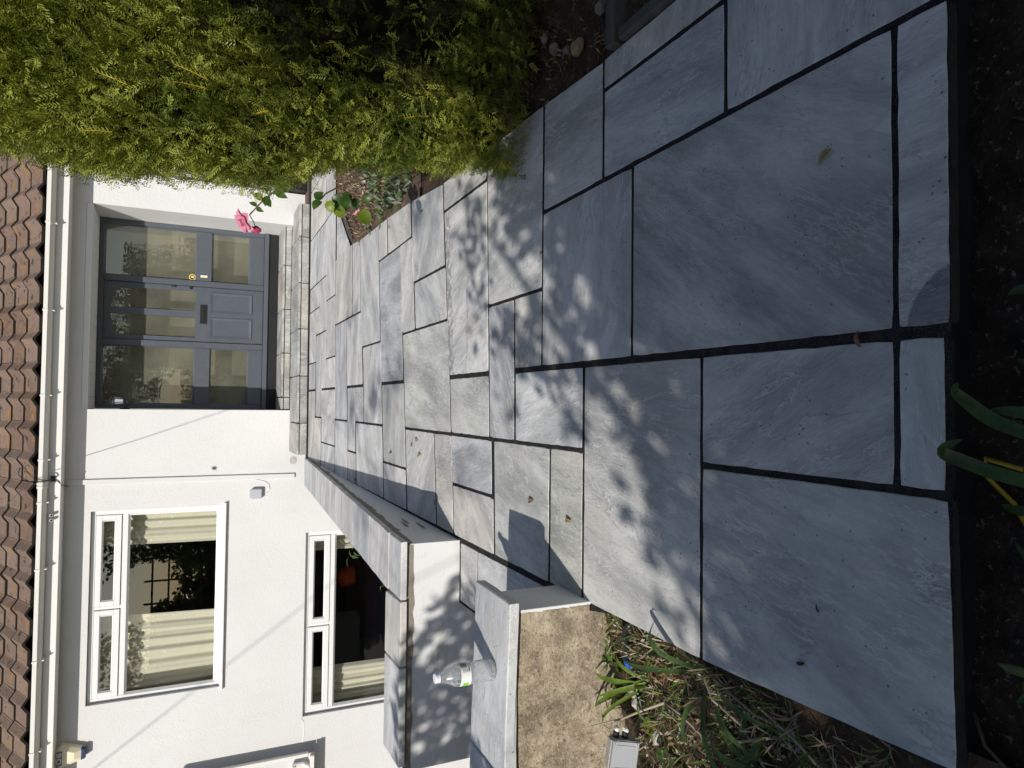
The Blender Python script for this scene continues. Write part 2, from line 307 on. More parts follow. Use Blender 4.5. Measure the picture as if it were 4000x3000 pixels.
# ------------------------------------------------------------------ mesh helpers
class MB:
    def __init__(s): s.v = []; s.f = []; s.mi = []; s.cur = 0
    def add(s, vs, fs):
        o = len(s.v); s.v += [tuple(a) for a in vs]
        s.f += [tuple(o+i for i in f) for f in fs]; s.mi += [s.cur]*len(fs); return s
    def box(s, x0, x1, y0, y1, z0, z1):
        return s.add([(x0, y0, z0), (x1, y0, z0), (x1, y1, z0), (x0, y1, z0), (x0, y0, z1), (x1, y0, z1), (x1, y1, z1), (x0, y1, z1)],
                     [(0, 3, 2, 1), (4, 5, 6, 7), (0, 1, 5, 4), (1, 2, 6, 5), (2, 3, 7, 6), (3, 0, 4, 7)])
    def prism(s, poly, d, cap=True):          # poly: list of 3-D points, extruded by vector d
        n = len(poly); d = Vector(d); a = [Vector(p) for p in poly]; b = [p+d for p in a]
        fs = [(i, (i+1) % n, n+(i+1) % n, n+i) for i in range(n)]
        if cap: fs += [tuple(range(n-1, -1, -1)), tuple(range(n, 2*n))]
        return s.add(a+b, fs)
    def tube(s, pts, rad, n=6, cap=True):
        pts = [Vector(p) for p in pts]; m = len(pts)
        rad = rad if isinstance(rad, (list, tuple)) else [rad]*m
        vs = []; ref = Vector((0.13, 0.31, 1))
        for i, p in enumerate(pts):
            t = (pts[min(i+1, m-1)] - pts[max(i-1, 0)]).normalized()
            if abs(t.dot(ref.normalized())) > .97: ref = Vector((1, .2, .1))
            a = t.cross(ref).normalized(); b = t.cross(a)
            for j in range(n):
                an = 2*math.pi*j/n; vs.append(p + (a*math.cos(an)+b*math.sin(an))*rad[i])
        fs = [(i*n+j, i*n+(j+1) % n, (i+1)*n+(j+1) % n, (i+1)*n+j) for i in range(m-1) for j in range(n)]
        if cap: fs += [tuple(range(n-1, -1, -1)), tuple(range((m-1)*n, m*n))]
        return s.add(vs, fs)
    def lathe(s, prof, c, n=20, cap=True):     # prof: (radius, z)
        vs = [(c[0]+r*math.cos(2*math.pi*j/n), c[1]+r*math.sin(2*math.pi*j/n), c[2]+z) for r, z in prof for j in range(n)]
        m = len(prof)
        fs = [(i*n+j, i*n+(j+1) % n, (i+1)*n+(j+1) % n, (i+1)*n+j) for i in range(m-1) for j in range(n)]
        if cap: fs += [tuple(range(n-1, -1, -1)), tuple(range((m-1)*n, m*n))]
        return s.add(vs, fs)
    def rock(s, c, r, seed=0, sub=1, squash=.7):
        bm = bmesh.new(); bmesh.ops.create_icosphere(bm, subdivisions=sub, radius=1)
        vs = []
        for v in bm.verts:
            k = 1 + .45*mnoise.noise(v.co*1.3 + Vector((seed*3.1, seed, 0)))
            vs.append((c[0]+v.co.x*r*k, c[1]+v.co.y*r*k, c[2]+v.co.z*r*k*squash))
        fs = [tuple(v.index for v in f.verts) for f in bm.faces]; bm.free()
        return s.add(vs, fs)
    def ribbon(s, pts, wid, up=(0, 0, 1), fold=.25, twist=0.0):
        pts = [Vector(p) for p in pts]; m = len(pts); vs = []
        for i, p in enumerate(pts):
            t = (pts[min(i+1, m-1)] - pts[max(i-1, 0)]).normalized()
            a = t.cross(Vector(up))
            a = a.normalized() if a.length > 1e-4 else Vector((1, 0, 0))
            if twist: a = Matrix.Rotation(twist*i/(m-1), 3, t) @ a
            nrm = a.cross(t).normalized(); wv = wid[i] if isinstance(wid, (list, tuple)) else wid
            vs += [p - a*wv*.5 + nrm*wv*fold, p, p + a*wv*.5 + nrm*wv*fold]
        fs = []
        for i in range(m-1):
            for j in (0, 1): fs.append((i*3+j, i*3+j+1, i*3+j+4, i*3+j+3))
        return s.add(vs, fs)
    def leaf(s, base, tip, wid, up, n=4, fold=.18, curl=.1, tip_pow=1.0, tooth=0.0):
        b, t = Vector(base), Vector(tip); L = (t-b).length; up = Vector(up).normalized()
        pts = []; ws = []
        for i in range(n+1):
            q = i/n; pts.append(b.lerp(t, q) + up*curl*L*math.sin(math.pi*q) - up*curl*.6*L*q*q)
            ws.append(max(.0006, wid*math.sin(math.pi*min(1, .06+q*.94)**.8)**tip_pow*(1+tooth*(-1)**i)))
        return s.ribbon(pts, ws, up, fold)
    def build(s, name, mats, parent=None, smooth=False, bevel=0.0, origin=None, seg=1):
        me = bpy.data.meshes.new(name)
        o3 = Vector(origin) if origin is not None else Vector((0, 0, 0))
        me.from_pydata([tuple(Vector(v)-o3) for v in s.v], [], s.f)
        for mm in (mats if isinstance(mats, (list, tuple)) else [mats]): me.materials.append(mm)
        if any(s.mi): me.polygons.foreach_set('material_index', s.mi)
        if bevel:
            bm = bmesh.new(); bm.from_mesh(me)
            bmesh.ops.bevel(bm, geom=[e for e in bm.edges if len(e.link_faces) == 2 and e.calc_face_angle(0) > .5], offset=bevel, segments=seg, affect='EDGES', clamp_overlap=True)
            bm.to_mesh(me); bm.free()
        if smooth: me.polygons.foreach_set('use_smooth', [True]*len(me.polygons))
        me.update(); me.validate()
        o = bpy.data.objects.new(name, me); C.objects.link(o)
        if parent is not None:
            o.parent = parent
            w0 = world_loc(parent); o.location = o3 - w0
        else: o.location = o3
        return o
def world_loc(o):
    l = Vector(o.location)
    while o.parent is not None: o = o.parent; l += Vector(o.location)
    return l
def np_mesh(name, V, F, mats, mi=None, parent=None):
    me = bpy.data.meshes.new(name); n = len(V); q = len(F); kf = F.shape[1]
    me.vertices.add(n); me.vertices.foreach_set('co', np.ascontiguousarray(V, np.float32).ravel())
    me.loops.add(q*kf); me.loops.foreach_set('vertex_index', np.ascontiguousarray(F, np.int32).ravel())
    me.polygons.add(q); me.polygons.foreach_set('loop_start', np.arange(0, q*kf, kf, dtype=np.int32))
    for mm in mats: me.materials.append(mm)
    if mi is not None: me.polygons.foreach_set('material_index', np.ascontiguousarray(mi, np.int32))
    me.update(calc_edges=True); me.validate()
    o = bpy.data.objects.new(name, me); C.objects.link(o)
    if parent is not None: o.parent = parent; o.location = -world_loc(parent)
    return o
def thing(name, label, cat, loc=(0, 0, 0), group=None):
    o = bpy.data.objects.new(name, None); C.objects.link(o); o.location = loc; o.empty_display_size = .1
    return tag(o, label, cat, group)
def tag(o, label, cat, group=None):
    o['label'] = label; o['category'] = cat
    if group: o['group'] = group
    return o
def kind(o, kd): o['kind'] = kd; return o
def lerp(a, b, t): return a+(b-a)*t

# ------------------------------------------------------------------ ground
def sheet(name, x0, x1, y0, y1, zf, step, mat, amp=0.0, fr=9.0):
    nx = max(1, int((x1-x0)/step)); ny = max(1, int((y1-y0)/step)); b = MB(); vs = []
    for j in range(ny+1):
        for i in range(nx+1):
            x = lerp(x0, x1, i/nx); y = lerp(y0, y1, j/ny)
            z = zf(x, y) + (amp*mnoise.noise(Vector((x*fr, y*fr, 1.7))) + amp*.6*mnoise.noise(Vector((x*fr*2.7, y*fr*2.7, 4))) if amp else 0)
            vs.append((x, y, z))
    fs = [(j*(nx+1)+i, j*(nx+1)+i+1, (j+1)*(nx+1)+i+1, (j+1)*(nx+1)+i) for j in range(ny) for i in range(nx)]
    b.add(vs, fs); return kind(b.build(name, mat, smooth=True), 'structure')
def left_soil(x, y):
    z = -.055 - .24*max(0, -.66-x)
    return z
sheet('ground', -180, 180, -180, 180, lambda x, y: -2.65, 120, M['lawn'])
sheet('lawn', -40, 40, -60, -1.2, lambda x, y: -.30 + .004*y, 10, M['lawn'])
sheet('soil_bank', -2.6, -.60, .35, 2.0, left_soil, .022, M['soil_dry'], .014, 11)
sheet('front_flower_bed', -2.6, 2.6, -1.25, .80, lambda x, y: -.088-.05*max(0, -.66-x), .03, M['soil'], .018, 12)
sheet('hedge_soil', 1.10, 6.0, .80, 4.05, lambda x, y: -.026, .04, M['soil_dry'], .016, 10)
sheet('side_flower_bed', 1.20, 6.0, 4.0, 5.9, lambda x, y: -.018, .05, M['debris'], .010, 10)
sheet('corner_flower_bed', 1.30, 6.0, 5.9, 9.2, lambda x, y: -.02, .08, M['debris'], .012, 10)
sheet('lower_terrace', -14, -.9, 2.2, 9.3, lambda x, y: -2.45, 3, M['concrete'])

# ------------------------------------------------------------------ path of sandstone slabs
YS = [0, 2.35, 2.9, 3.5, 4.3, 5.5, 6.6, 8.3]; KS = [0, 0, .06, .14, .14, .13, .05, .042]
def skew(x, y):
    return y + float(np.interp(y, YS, KS))*(x+.66)
LN = dict(A=-.651, B=-.402, C=-.1515, D=.141, E=.4455, F=.738, G=1.034)
GAP = dict(A=.0, B=.006, C=.007, D=.0105, E=.006, F=.007, G=.006)
def right_edge(y): return float(np.interp(y, [.7, 1.95, 2.4, 3.4, 4.2, 4.7, 5.6, 5.9], [1.142, 1.135, 1.16, 1.18, 1.265, 1.295, 1.33, 1.36]))
path = thing('path', None, None); del path['label']; del path['category']
kind(path, 'structure')
def slab_mesh(quad, z0=0.0, th=.03, amp=.0030, gy=.0, ch=.0025, dirty=True):
    """quad: four (x,y) corners, counter-clockwise; ragged hand-cut outline, chamfered top arris"""
    out = []
    for i in range(4):
        a, b_ = Vector(quad[i]), Vector(quad[(i+1) % 4]); L = (b_-a).length
        n = max(2, int(L/.035)); t = (b_-a).normalized(); nr = Vector((t.y, -t.x))
        for j in range(n):
            p = a.lerp(b_, j/n)
            k_ = mnoise.noise(Vector((p.x*22, p.y*22, 3)))*amp + mnoise.noise(Vector((p.x*60, p.y*60, 9)))*amp*.7
            if j == 0: p = p + (Vector(quad[i-1])-a).normalized()*.002 + t*.002
            out.append(p - nr*(abs(k_)*.8 - k_*.4))
    c = sum(out, Vector((0, 0)))/len(out); n = len(out)
    def ring(ins, z):
        return [(p.x+(c.x-p.x)*ins/max(.05, (c-p).length), p.y+(c.y-p.y)*ins/max(.05, (c-p).length), z) for p in out]
    b = MB(); vs = ring(0, z0-th)+ring(0, z0-ch)+ring(ch*.9, z0)
    fs = [(r*n+i, r*n+(i+1) % n, (r+1)*n+(i+1) % n, (r+1)*n+i) for r in (0, 1) for i in range(n)] + [tuple(range(2*n, 3*n))]
    b.add(vs, fs)
    if dirty: b.mi = [1]*n + [0]*(n+1)
    return b, c
def put_slab(x0, x1, y0, y1, gl=.006, gr=.006, gy=.006, mat='slab', cut=None, parent=None):
    q = [(x0+gl, skew(x0, y0)+gy), (x1-gr, skew(x1, y0)+gy), (x1-gr, skew(x1, y1)-gy), (x0+gl, skew(x0, y1)-gy)]
    if cut: q = cut(q)
    b, c = slab_mesh(q, R.uniform(-.0018, .0018))
    return b.build('paving_slab', [M[mat], M['slab_side']], parent or path, origin=(c.x, c.y, 0))
TABLE = '''D F .772 .88;C D .782 .88;A C .777 1.43;C D .88 1.433;D F .88 1.747;F H .772 1.342;F G 1.342 1.917;G H 1.342 1.917;F H 1.917 2.345;D F 1.747 2.345
A D 1.43 2.03;A C 2.03 2.27;A C 2.27 2.775;C D 2.03 2.562;D E 2.345 2.572;C E 2.572 2.822;E H 2.345 2.822;A B 2.775 3.288;B C 2.795 3.30
D G 2.822 3.315;G H 2.822 3.315;C D 2.822 3.30;A C 3.288 3.555;C E 3.30 4.135;E F 3.315 3.86;F H 3.325 3.885;A C 3.565 4.13;E G 3.865 4.147;G H 3.895 4.47
A B 4.14 4.70;B D 4.135 4.695;D G 4.147 4.722;G H 4.475 4.733;A C 4.715 5.592;C E 4.712 5.295;E H 4.735 5.362;C D 5.295 5.612;D F 5.32 5.958;F H 5.365 5.68
A B 5.60 5.938;B D 5.612 5.94;A C 5.945 6.535;C F 5.958 6.55;F H 5.685 6.565;A B 6.545 7.092;B D 6.55 7.298;D E 6.555 7.062;E G 6.565 7.07;D F 7.066 7.296
A B 7.097 7.312;A C 7.318 7.722;C F 7.30 7.702;F I 7.078 7.518;G J 6.58 7.095;I J 7.098 7.72;F G 7.522 7.705;G I 7.522 8.17;A D 7.73 8.18;D E 7.712 8.175;E G 7.71 8.175;I J 7.722 8.175
J K 6.62 7.16;J K 7.16 7.72;J K 7.722 8.175;K N 7.0 7.72;K N 7.722 8.175'''
for row in TABLE.replace('\n', ';').split(';'):
    a, b_, y0, y1 = row.split(); y0, y1 = float(y0), float(y1)
    ex = dict(LN, I=1.310, J=1.885, K=2.46, N=3.6)
    x0 = ex[a]; x1 = ex[b_] if b_ != 'H' else right_edge((y0+y1)/2)
    if a == 'A' and y1 < 1.5: x0 = lerp(-.651, -.622, (1.43-(y0+y1)/2)/.6)
    cut = None
    if b_ == 'H':
        cut = lambda q: [q[0], (right_edge(q[1][1]), q[1][1]), (right_edge(q[2][1]), q[2][1]), q[3]]
    if row.startswith('A C .777'):
        cut = lambda q: [(-.622, .772), q[1], q[2], (-.651, q[3][1])]
    mat = 'slab_streak' if row.startswith('D F .88') else 'slab_vein' if row in ('A C 2.27 2.775', 'A C 2.03 2.27', 'C D 2.822 3.30', 'C E 3.30 4.135') or row.startswith('A C .777') else 'slab_darkened' if row.startswith('D F .772') else 'slab_spots' if row.startswith('D G 2.822') else 'slab'
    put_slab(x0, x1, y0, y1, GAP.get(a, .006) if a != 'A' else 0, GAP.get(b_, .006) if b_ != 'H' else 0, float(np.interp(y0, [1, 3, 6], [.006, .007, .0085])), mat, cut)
# two slabs cut along the flower bed
for q in ([(1.33, 5.99), (1.365, 6.0), (1.87, 6.655), (1.33, 6.62)], [(1.905, 6.72), (2.45, 7.32), (2.45, 7.10), (1.905, 6.66)][::-1]):
    b, c = slab_mesh(q); b.build('paving_slab', [M['slab'], M['slab_side']], path, origin=(c.x, c.y, 0))
# landing between the two garden walls
for q in ([(-.955, 2.975), (-.675, 2.975), (-.675, 3.19), (-.955, 3.185)], [(-.955, 2.25), (-.675, 2.25), (-.675, 2.965), (-.955, 2.965)]):
    b, c = slab_mesh(q); b.build('paving_slab', [M['slab'], M['slab_side']], path, origin=(c.x, c.y, 0))
gb = MB()
def strip(xs, y0, y1, n=24):
    vs = []; fs = []
    for i in range(n+1):
        y = lerp(y0, y1, i/n); a, b_ = xs(y)
        vs += [(a, skew(a, y), -.0035), (b_, skew(b_, y), -.0035)]
    fs = [(2*i, 2*i+1, 2*i+3, 2*i+2) for i in range(n)]
    gb.add(vs, fs)
strip(lambda y: (-.69 if y > 1.98 else lerp(-.62, -.653, min(1, (y-.77)/.7))+.003, right_edge(y)-.004), .776, 5.9)
strip(lambda y: (-.69, 1.365), 5.9, 6.59, 4); strip(lambda y: (-.69, 3.6), 6.61, 8.4, 4)
gb.add([(1.36, 5.99, -.0040), (1.9, 6.70, -.0040), (1.3, 6.70, -.0040)], [(0, 1, 2)])
gb.add([(-.97, 2.2, -.0045), (-.66, 2.2, -.0045), (-.66, 3.22, -.0045), (-.97, 3.22, -.0045)], [(0, 1, 2, 3)])
gb.build('jointing_mortar', M['grout'], path)
fb = MB(); fb.box(-.645, 1.135, .795, 1.3, -.20, -.031); fb.build('concrete_haunch', M['dark'], path)

# ------------------------------------------------------------------ entrance steps
steps = thing('entrance_steps', 'two low sandstone steps with dark joints leading up to the grey front door', 'steps', (0.9, 8.4, 0))
def sy(x, y): return y + .042*(x+.6)
low_x = [-.605, -.235, .312, .864, 1.405, 1.958, 2.362]; up_x = [-.088, .066, .618, 1.170, 1.724, 2.24]
core = MB(); core.prism([(-.60, sy(-.6, 8.30), -.02), (2.35, sy(2.35, 8.30), -.02), (2.35, 9.0, -.02), (-.60, 8.947, -.02)], (0, 0, .105))
core.box(-.085, 2.21, 9.095, 9.66, .0, .195); core.build('step_core', M['grout'], steps)
def step_row(xs, yf, yb, zb, zt, skewed=True):
    for a, b_ in zip(xs[:-1], xs[1:]):
        f = (lambda x, y: sy(x, y)) if skewed else (lambda x, y: y+.03*x*(y < 9.2))
        tr, c = slab_mesh([(a+.006, f(a, yf)), (b_-.006, f(b_, yf)), (b_-.006, yb + (.04*(b_+.6) if skewed else 0)), (a+.006, yb + (.04*(a+.6) if skewed else 0))], zt, .024, .002, dirty=False)
        tr.build('tread_slab', M['slab_step'], steps, origin=(c.x, c.y, zt))
        rb = MB(); d = .022
        rb.prism([(a+.004, f(a, yf)+.016, zb), (b_-.004, f(b_, yf)+.016, zb), (b_-.004, f(b_, yf)+.016+d, zb), (a+.004, f(a, yf)+.016+d, zb)], (0, 0, zt-.034-zb))
        rb.build('riser_slab', M['slab_step'], steps, bevel=.003, origin=((a+b_)/2, yf, (zb+zt)/2))
step_row(low_x, 8.265, 8.93, .003, .118)
step_row(up_x, 8.972, 9.56, .120, .222, False)

# ------------------------------------------------------------------ garden walls
def coping_z(y): return .299 - .0535*(y-3.2)
gw = thing('garden_wall', 'white rendered garden wall with grey stone copings running along the left of the path', 'wall', (-.8, 3.3, 0))
b = MB()
ysl = [3.215+i*(8.26-3.215)/10 for i in range(11)]
poly_t = [(y, coping_z(y)-.052) for y in ysl]
for i in range(10):
    (ya, za), (yb2, zb2) = poly_t[i], poly_t[i+1]
    xr = [lerp(-.668, -.640, (y-3.2)/5.06) for y in (ya, yb2)]
    b.add([(-.925, ya, -2.4), (xr[0], ya, -.05), (xr[1], yb2, -.05), (-.925, yb2, -2.4), (-.925, ya, za), (xr[0], ya, za), (xr[1], yb2, zb2), (-.925, yb2, zb2)],
          [(4, 5, 6, 7), (1, 2, 6, 5), (3, 0, 4, 7)])
b.add([(-.925, 8.26, -2.4), (-.64, 8.26, -.05), (-.64, 8.26, .0), (-.925, 8.26, .0)], [(0, 1, 2, 3)])
b.box(-1.735, -.668, 3.2145, 3.44, -2.4, .247)
b.build('wall_body', M['wallwhite'], gw)
# mortar bed under the copings with ragged smears down the render
b = MB()
for i in range(60):
    y0 = 3.23+i*.083; y1 = y0+.083; za, zb2 = coping_z(y0)-.05, coping_z(y1)-.05
    x0 = lerp(-.668, -.640, (y0-3.2)/5.06)+.0022; x1 = lerp(-.668, -.640, (y1-3.2)/5.06)+.0022
    d0 = .016+.030*abs(mnoise.noise(Vector((y0*3.1, 2, 0))))+(.018 if R.random() < .25 else 0)*(1-(i/60)); d1 = .016+.030*abs(mnoise.noise(Vector((y1*3.1, 2, 0))))
    if coping_z(y1) < .10: d0 *= .5; d1 *= .5
    b.add([(x0, y0, za+.024), (x1, y1, zb2+.024), (x1, y1, zb2-d1), (x0, y0, za-d0)], [(0, 1, 2, 3)])
for i in range(26):
    x0 = -.672-i*.0405; x1 = x0-.0405
    d0 = .014+.02*abs(mnoise.noise(Vector((x0*9, 5, 0)))); d1 = .014+.02*abs(mnoise.noise(Vector((x1*9, 5, 0))))
    b.add([(x0, 3.2122, .271), (x0, 3.2122, .247-d0), (x1, 3.2122, .247-d1), (x1, 3.2122, .271)], [(0, 1, 2, 3)])
b.prism([(-.672, 3.223, .2468), (-.915, 3.223, .2468), (-.915, 3.235, .2468), (-.672, 3.235, .2468)], (0, 0, .023))
for (a, c) in ((.05, 3.55), (.09, 3.72), (.12, 3.62)):   # smears lower down
    xs = -.668+.0042; b.add([(xs, c, a+.015), (xs, c+.07, a+.022), (xs, c+.20, a+.006), (xs, c+.24, a-.004), (xs, c+.08, a)], [(0, 1, 2, 3, 4)])
b.build('mortar_bed', M['mortar'], gw)
def coping(q, parent, th=.028, z=None):
    pts = [(x, y) for x, y in q]; b, c = slab_mesh(pts, 0, th, .004, 0, .004, False)
    zf = z or (lambda x, y: coping_z(y))
    b.v = [(x, y, zz+zf(x, y)) for x, y, zz in b.v]
    return b.build('coping_stone', M['slab_cope'], parent, origin=(c.x, c.y, zf(c.x, c.y)))
cy = [3.47, 4.03, 4.64, 5.25, 5.83, 6.42, 7.0, 7.58, 8.245]
for a, c in zip(cy[:-1], cy[1:]):
    xr = lambda y: lerp(-.655, -.632, (y-3.2)/5.06)
    coping([(-.945, a+.003), (xr(a), a+.003), (xr(c), c-.003), (-.945, c-.003)], gw)
fz = lambda x, y: .298
coping([(-.925, 3.188), (-.650, 3.188), (-.655, 3.464), (-.938, 3.464)], gw, z=lambda x, y: .298-.014*max(0, (y-3.2)/.27))
for a, c in ((-1.235, -.931), (-1.70, -1.241)):
    coping([(a, 3.19), (c, 3.188), (c-.012, 3.468), (a-.012, 3.468)], gw, .030, fz)

pw = thing('retaining_wall', 'low brown weathered wall with a grey stone coping and a white rendered end', 'wall', (-.9, 2.1, 0))
b = MB(); b.cur = 0
YA = lambda x: 1.985 - .06*(-.648-x)*-.6
b.add([(-.650, 1.985, -.35), (-.650, 1.985, .268), (-2.6, 2.10, .268), (-2.6, 2.10, -1.2), (-.650, 2.203, -.35), (-.650, 2.203, .268), (-2.6, 2.32, .268), (-2.6, 2.32, -1.2)],
      [(0, 1, 2, 3), (4, 7, 6, 5), (1, 5, 6, 2)])
b.build('wall_face', M['oldrender'], pw)
b = MB(); b.box(-.6495, -.645, 1.979, 2.205, -.05, .262); 
for i in range(12):
    z0 = -.02+i*.024; b.add([(-.646, 1.9782, z0), (-.646, 1.9782, z0+.024), (-.6535-.004*R.random(), 1.9806, z0+.024), (-.6535-.004*R.random(), 1.9806, z0)], [(0, 1, 2, 3)])
b.build('rendered_end', M['wallwhite'], pw)
b = MB()
for i in range(24):
    x0 = -.655-i*.03; b.add([(x0, 1.979+.0, .272), (x0-.03, 1.979, .272), (x0-.03, 1.983, .262-.010*abs(mnoise.noise(Vector((x0*20, 1, 1))))), (x0, 1.983, .262-.010*abs(mnoise.noise(Vector(((x0+.03)*20, 1, 1)))))], [(0, 1, 2, 3)])
b.build('render_lip', M['wallwhite'], pw)
for a, c in ((-1.168, -.612), (-1.75, -1.176), (-2.6, -1.757)):
    sl = lambda x: .06*(-.612-x)
    coping([(a, 1.950+sl(a)), (c, 1.950+sl(c)), (c+.006, 2.236+sl(c)), (a+.006-(.085 if a == -1.168 else 0)*0, 2.236+sl(a))], pw, .031, lambda x, y: .302)
gs = thing('garden_steps', 'stone steps going down to the left between the white wall and the brown wall', 'steps', (-1.2, 2.7, -.2))
for i in range(5):
    x1 = -.962-.28*i; z = -.16*(i+1)
    b, c = slab_mesh([(x1-.29, 2.26), (x1-.006, 2.26), (x1-.006, 3.2), (x1-.29, 3.2)], z, .03, dirty=False); b.build('tread_slab', M['slab'], gs, origin=(c.x, c.y, z))
    b = MB(); b.box(x1-.012, x1+.010, 2.25, 3.205, z+.002, z+.126); b.build('riser_slab', M['slab'], gs, origin=(x1, 2.7, z))
b = MB(); b.box(-2.05, -1.66, 2.90, 3.20, -2.4, -.27); tag(b.build('brick_pier', M['oldrender']), 'rough brown stub at the foot of the white wall beside the garden steps', 'wall stub')

# ------------------------------------------------------------------ house
house = thing('house', 'white rendered split level house with brown tiled roof and white windows', 'house', (0, 9.2, 0))
WX0, WX1, WZ0, WZ1 = -3.365, -1.232, .850, 2.212        # upper window opening
LX0, LX1, LZ0, LZ1 = -3.885, -1.620, -1.75, -.106       # lower window opening
b = MB(); Y0, Y1 = 8.95, 9.2
xs_cols = [(-9.0, LX0), (LX0, WX0), (WX0, LX1), (LX1, WX1), (WX1, -.095)]
for x0, x1 in xs_cols:
    holes = []
    if x0 >= LX0-1e-6 and x1 <= LX1+1e-6: holes.append((LZ0, LZ1))
    if x0 >= WX0-1e-6 and x1 <= WX1+1e-6: holes.append((WZ0, WZ1))
    z = -2.65
    for h0, h1 in holes: b.box(x0, x1, Y0, Y1, z, h0); z = h1
    b.box(x0, x1, Y0, Y1, z, 2.60)
b.box(-.095, 2.215, Y0, Y1, 2.335, 2.60)                 # over the porch
b.box(2.215, 2.618, Y0, 9.75, -.25, 2.60)                # pier right of the door
b.box(2.618, 7.0, 9.13, 9.4, -.25, 2.60)                 # wall set back behind the pier
b.box(-.395, -.095, Y1, 9.75, -.25, 2.60)                # left reveal of the porch
b.box(-.30, 2.4, 9.66, 9.75, 2.30, 2.60)
b.build('wall', M['white'], house)
b = MB(); b.box(-.093, 2.213, 8.955, 8.985, 2.272, 2.333); b.build('lintel_board', M['fascia'], house)
for i in range(17):
    x0 = -.092+i*.1355; b = MB(); b.box(x0+.002, x0+.1335, 8.986, 9.60, 2.276, 2.288); b.build('soffit_board', M['soffit'], house)
b = MB(); b.box(-.093, 2.213, 8.99, 9.62, 2.29, 2.30); b.build('soffit_backing', M['mortar'], house)
# render scars
b = MB(); hole = [(-.800, .985), (-.772, .99), (-.765, .952), (-.782, .935), (-.806, .945)]
b.prism([(x, 8.9478, z) for x, z in hole], (0, -.002, 0)); b.cur = 1
b.prism([(-.792, 8.9458, .976), (-.777, 8.9458, .976), (-.777, 8.9458, .950), (-.792, 8.9458, .950)], (0, -.002, 0)); b.cur = 0
for a in range(7):
    an = a*.93; cx, cz = -.785, .963; b.add([(cx+.016*math.cos(an), 8.9472, cz+.016*math.sin(an)), (cx+.045*math.cos(an+.1), 8.9472, cz+.045*math.sin(an+.1)), (cx+.016*math.cos(an+.35), 8.9472, cz+.016*math.sin(an+.35))], [(0, 1, 2)])
b.build('vent_hole', [M['mortar'], M['dark']], house)
b = MB(); pp = [(-.735, .112), (-.70, .128), (-.66, .118), (-.645, .09), (-.655, .055), (-.69, .045), (-.73, .052), (-.745, .08)]
b.prism([(x-.02, 8.9478, z-.02) for x, z in pp], (0, -.003, 0)); b.build('bare_patch', M['rubble'], house)
# eaves
b = MB(); b.box(-9, 7, 8.700, 8.735, 2.467, 2.65); b.build('fascia_board', M['fascia'], house)
b = MB(); b.box(-9, 7, 8.705, 8.735, 2.6505, 2.725); b.build('eaves_filler', M['dark'], house)  # near-black strip stands in for the shaded gap under the tiles
b = MB(); b.box(-9, 7, 8.735, 8.95, 2.467, 2.475)
b.build('eaves_soffit', M['soffit'], house)
b = MB()
for i in range(150): x = -4.6+i*.0505; b.add([(x, 8.748, 2.4655), (x+.008, 8.748, 2.4655), (x+.008, 8.756, 2.4655), (x, 8.756, 2.4655)], [(0, 3, 2, 1)])
kind(b.build('vent_holes', M['dark'], house), 'stuff')
g = MB(); prof = [(8.630, 2.584), (8.592, 2.602), (8.578, 2.612), (8.576, 2.650), (8.582, 2.650), (8.586, 2.616), (8.632, 2.592), (8.688, 2.588), (8.688, 2.652), (8.694, 2.652), (8.694, 2.580)]
g.prism([(-9, y, z) for y, z in prof], (16, 0, 0)); gut = g.build('gutter', M['upvc_old'], house)
for x in (1.87, .945, .05, -.625, -1.07, -1.76, -2.70, -3.63, 2.6):
    g = MB(); pr_ = [(8.630, 2.577), (8.588, 2.596), (8.571, 2.608), (8.569, 2.656), (8.592, 2.656), (8.592, 2.62), (8.695, 2.60), (8.695, 2.574)]
    g.prism([(x-.009, y, z) for y, z in pr_], (.018, 0, 0)); g.box(x-.006, x+.006, 8.61, 8.70, 2.556, 2.5725); g.build('gutter_bracket', M['upvc_old'], gut)
g = MB()
for x in (-.87, -.905): g.prism([(x-.012, y, z) for y, z in [(8.630, 2.575), (8.587, 2.594), (8.568, 2.606), (8.566, 2.658), (8.594, 2.658), (8.594, 2.62), (8.697, 2.60), (8.697, 2.572)]], (.024, 0, 0))
g.build('gutter_union', M['upvc_old'], gut)
for x in (-1.21, -1.262):
    g = MB(); g.tube([(x, 8.71, 2.555), (x, 8.66, 2.540), (x, 8.64, 2.533)], .016, 10); g.cur = 1; g.tube([(x, 8.6399, 2.533), (x, 8.6385, 2.5325)], .011, 10)
    g.build('overflow_pipe', [M['upvc_old'], M['dark']], house, smooth=False)
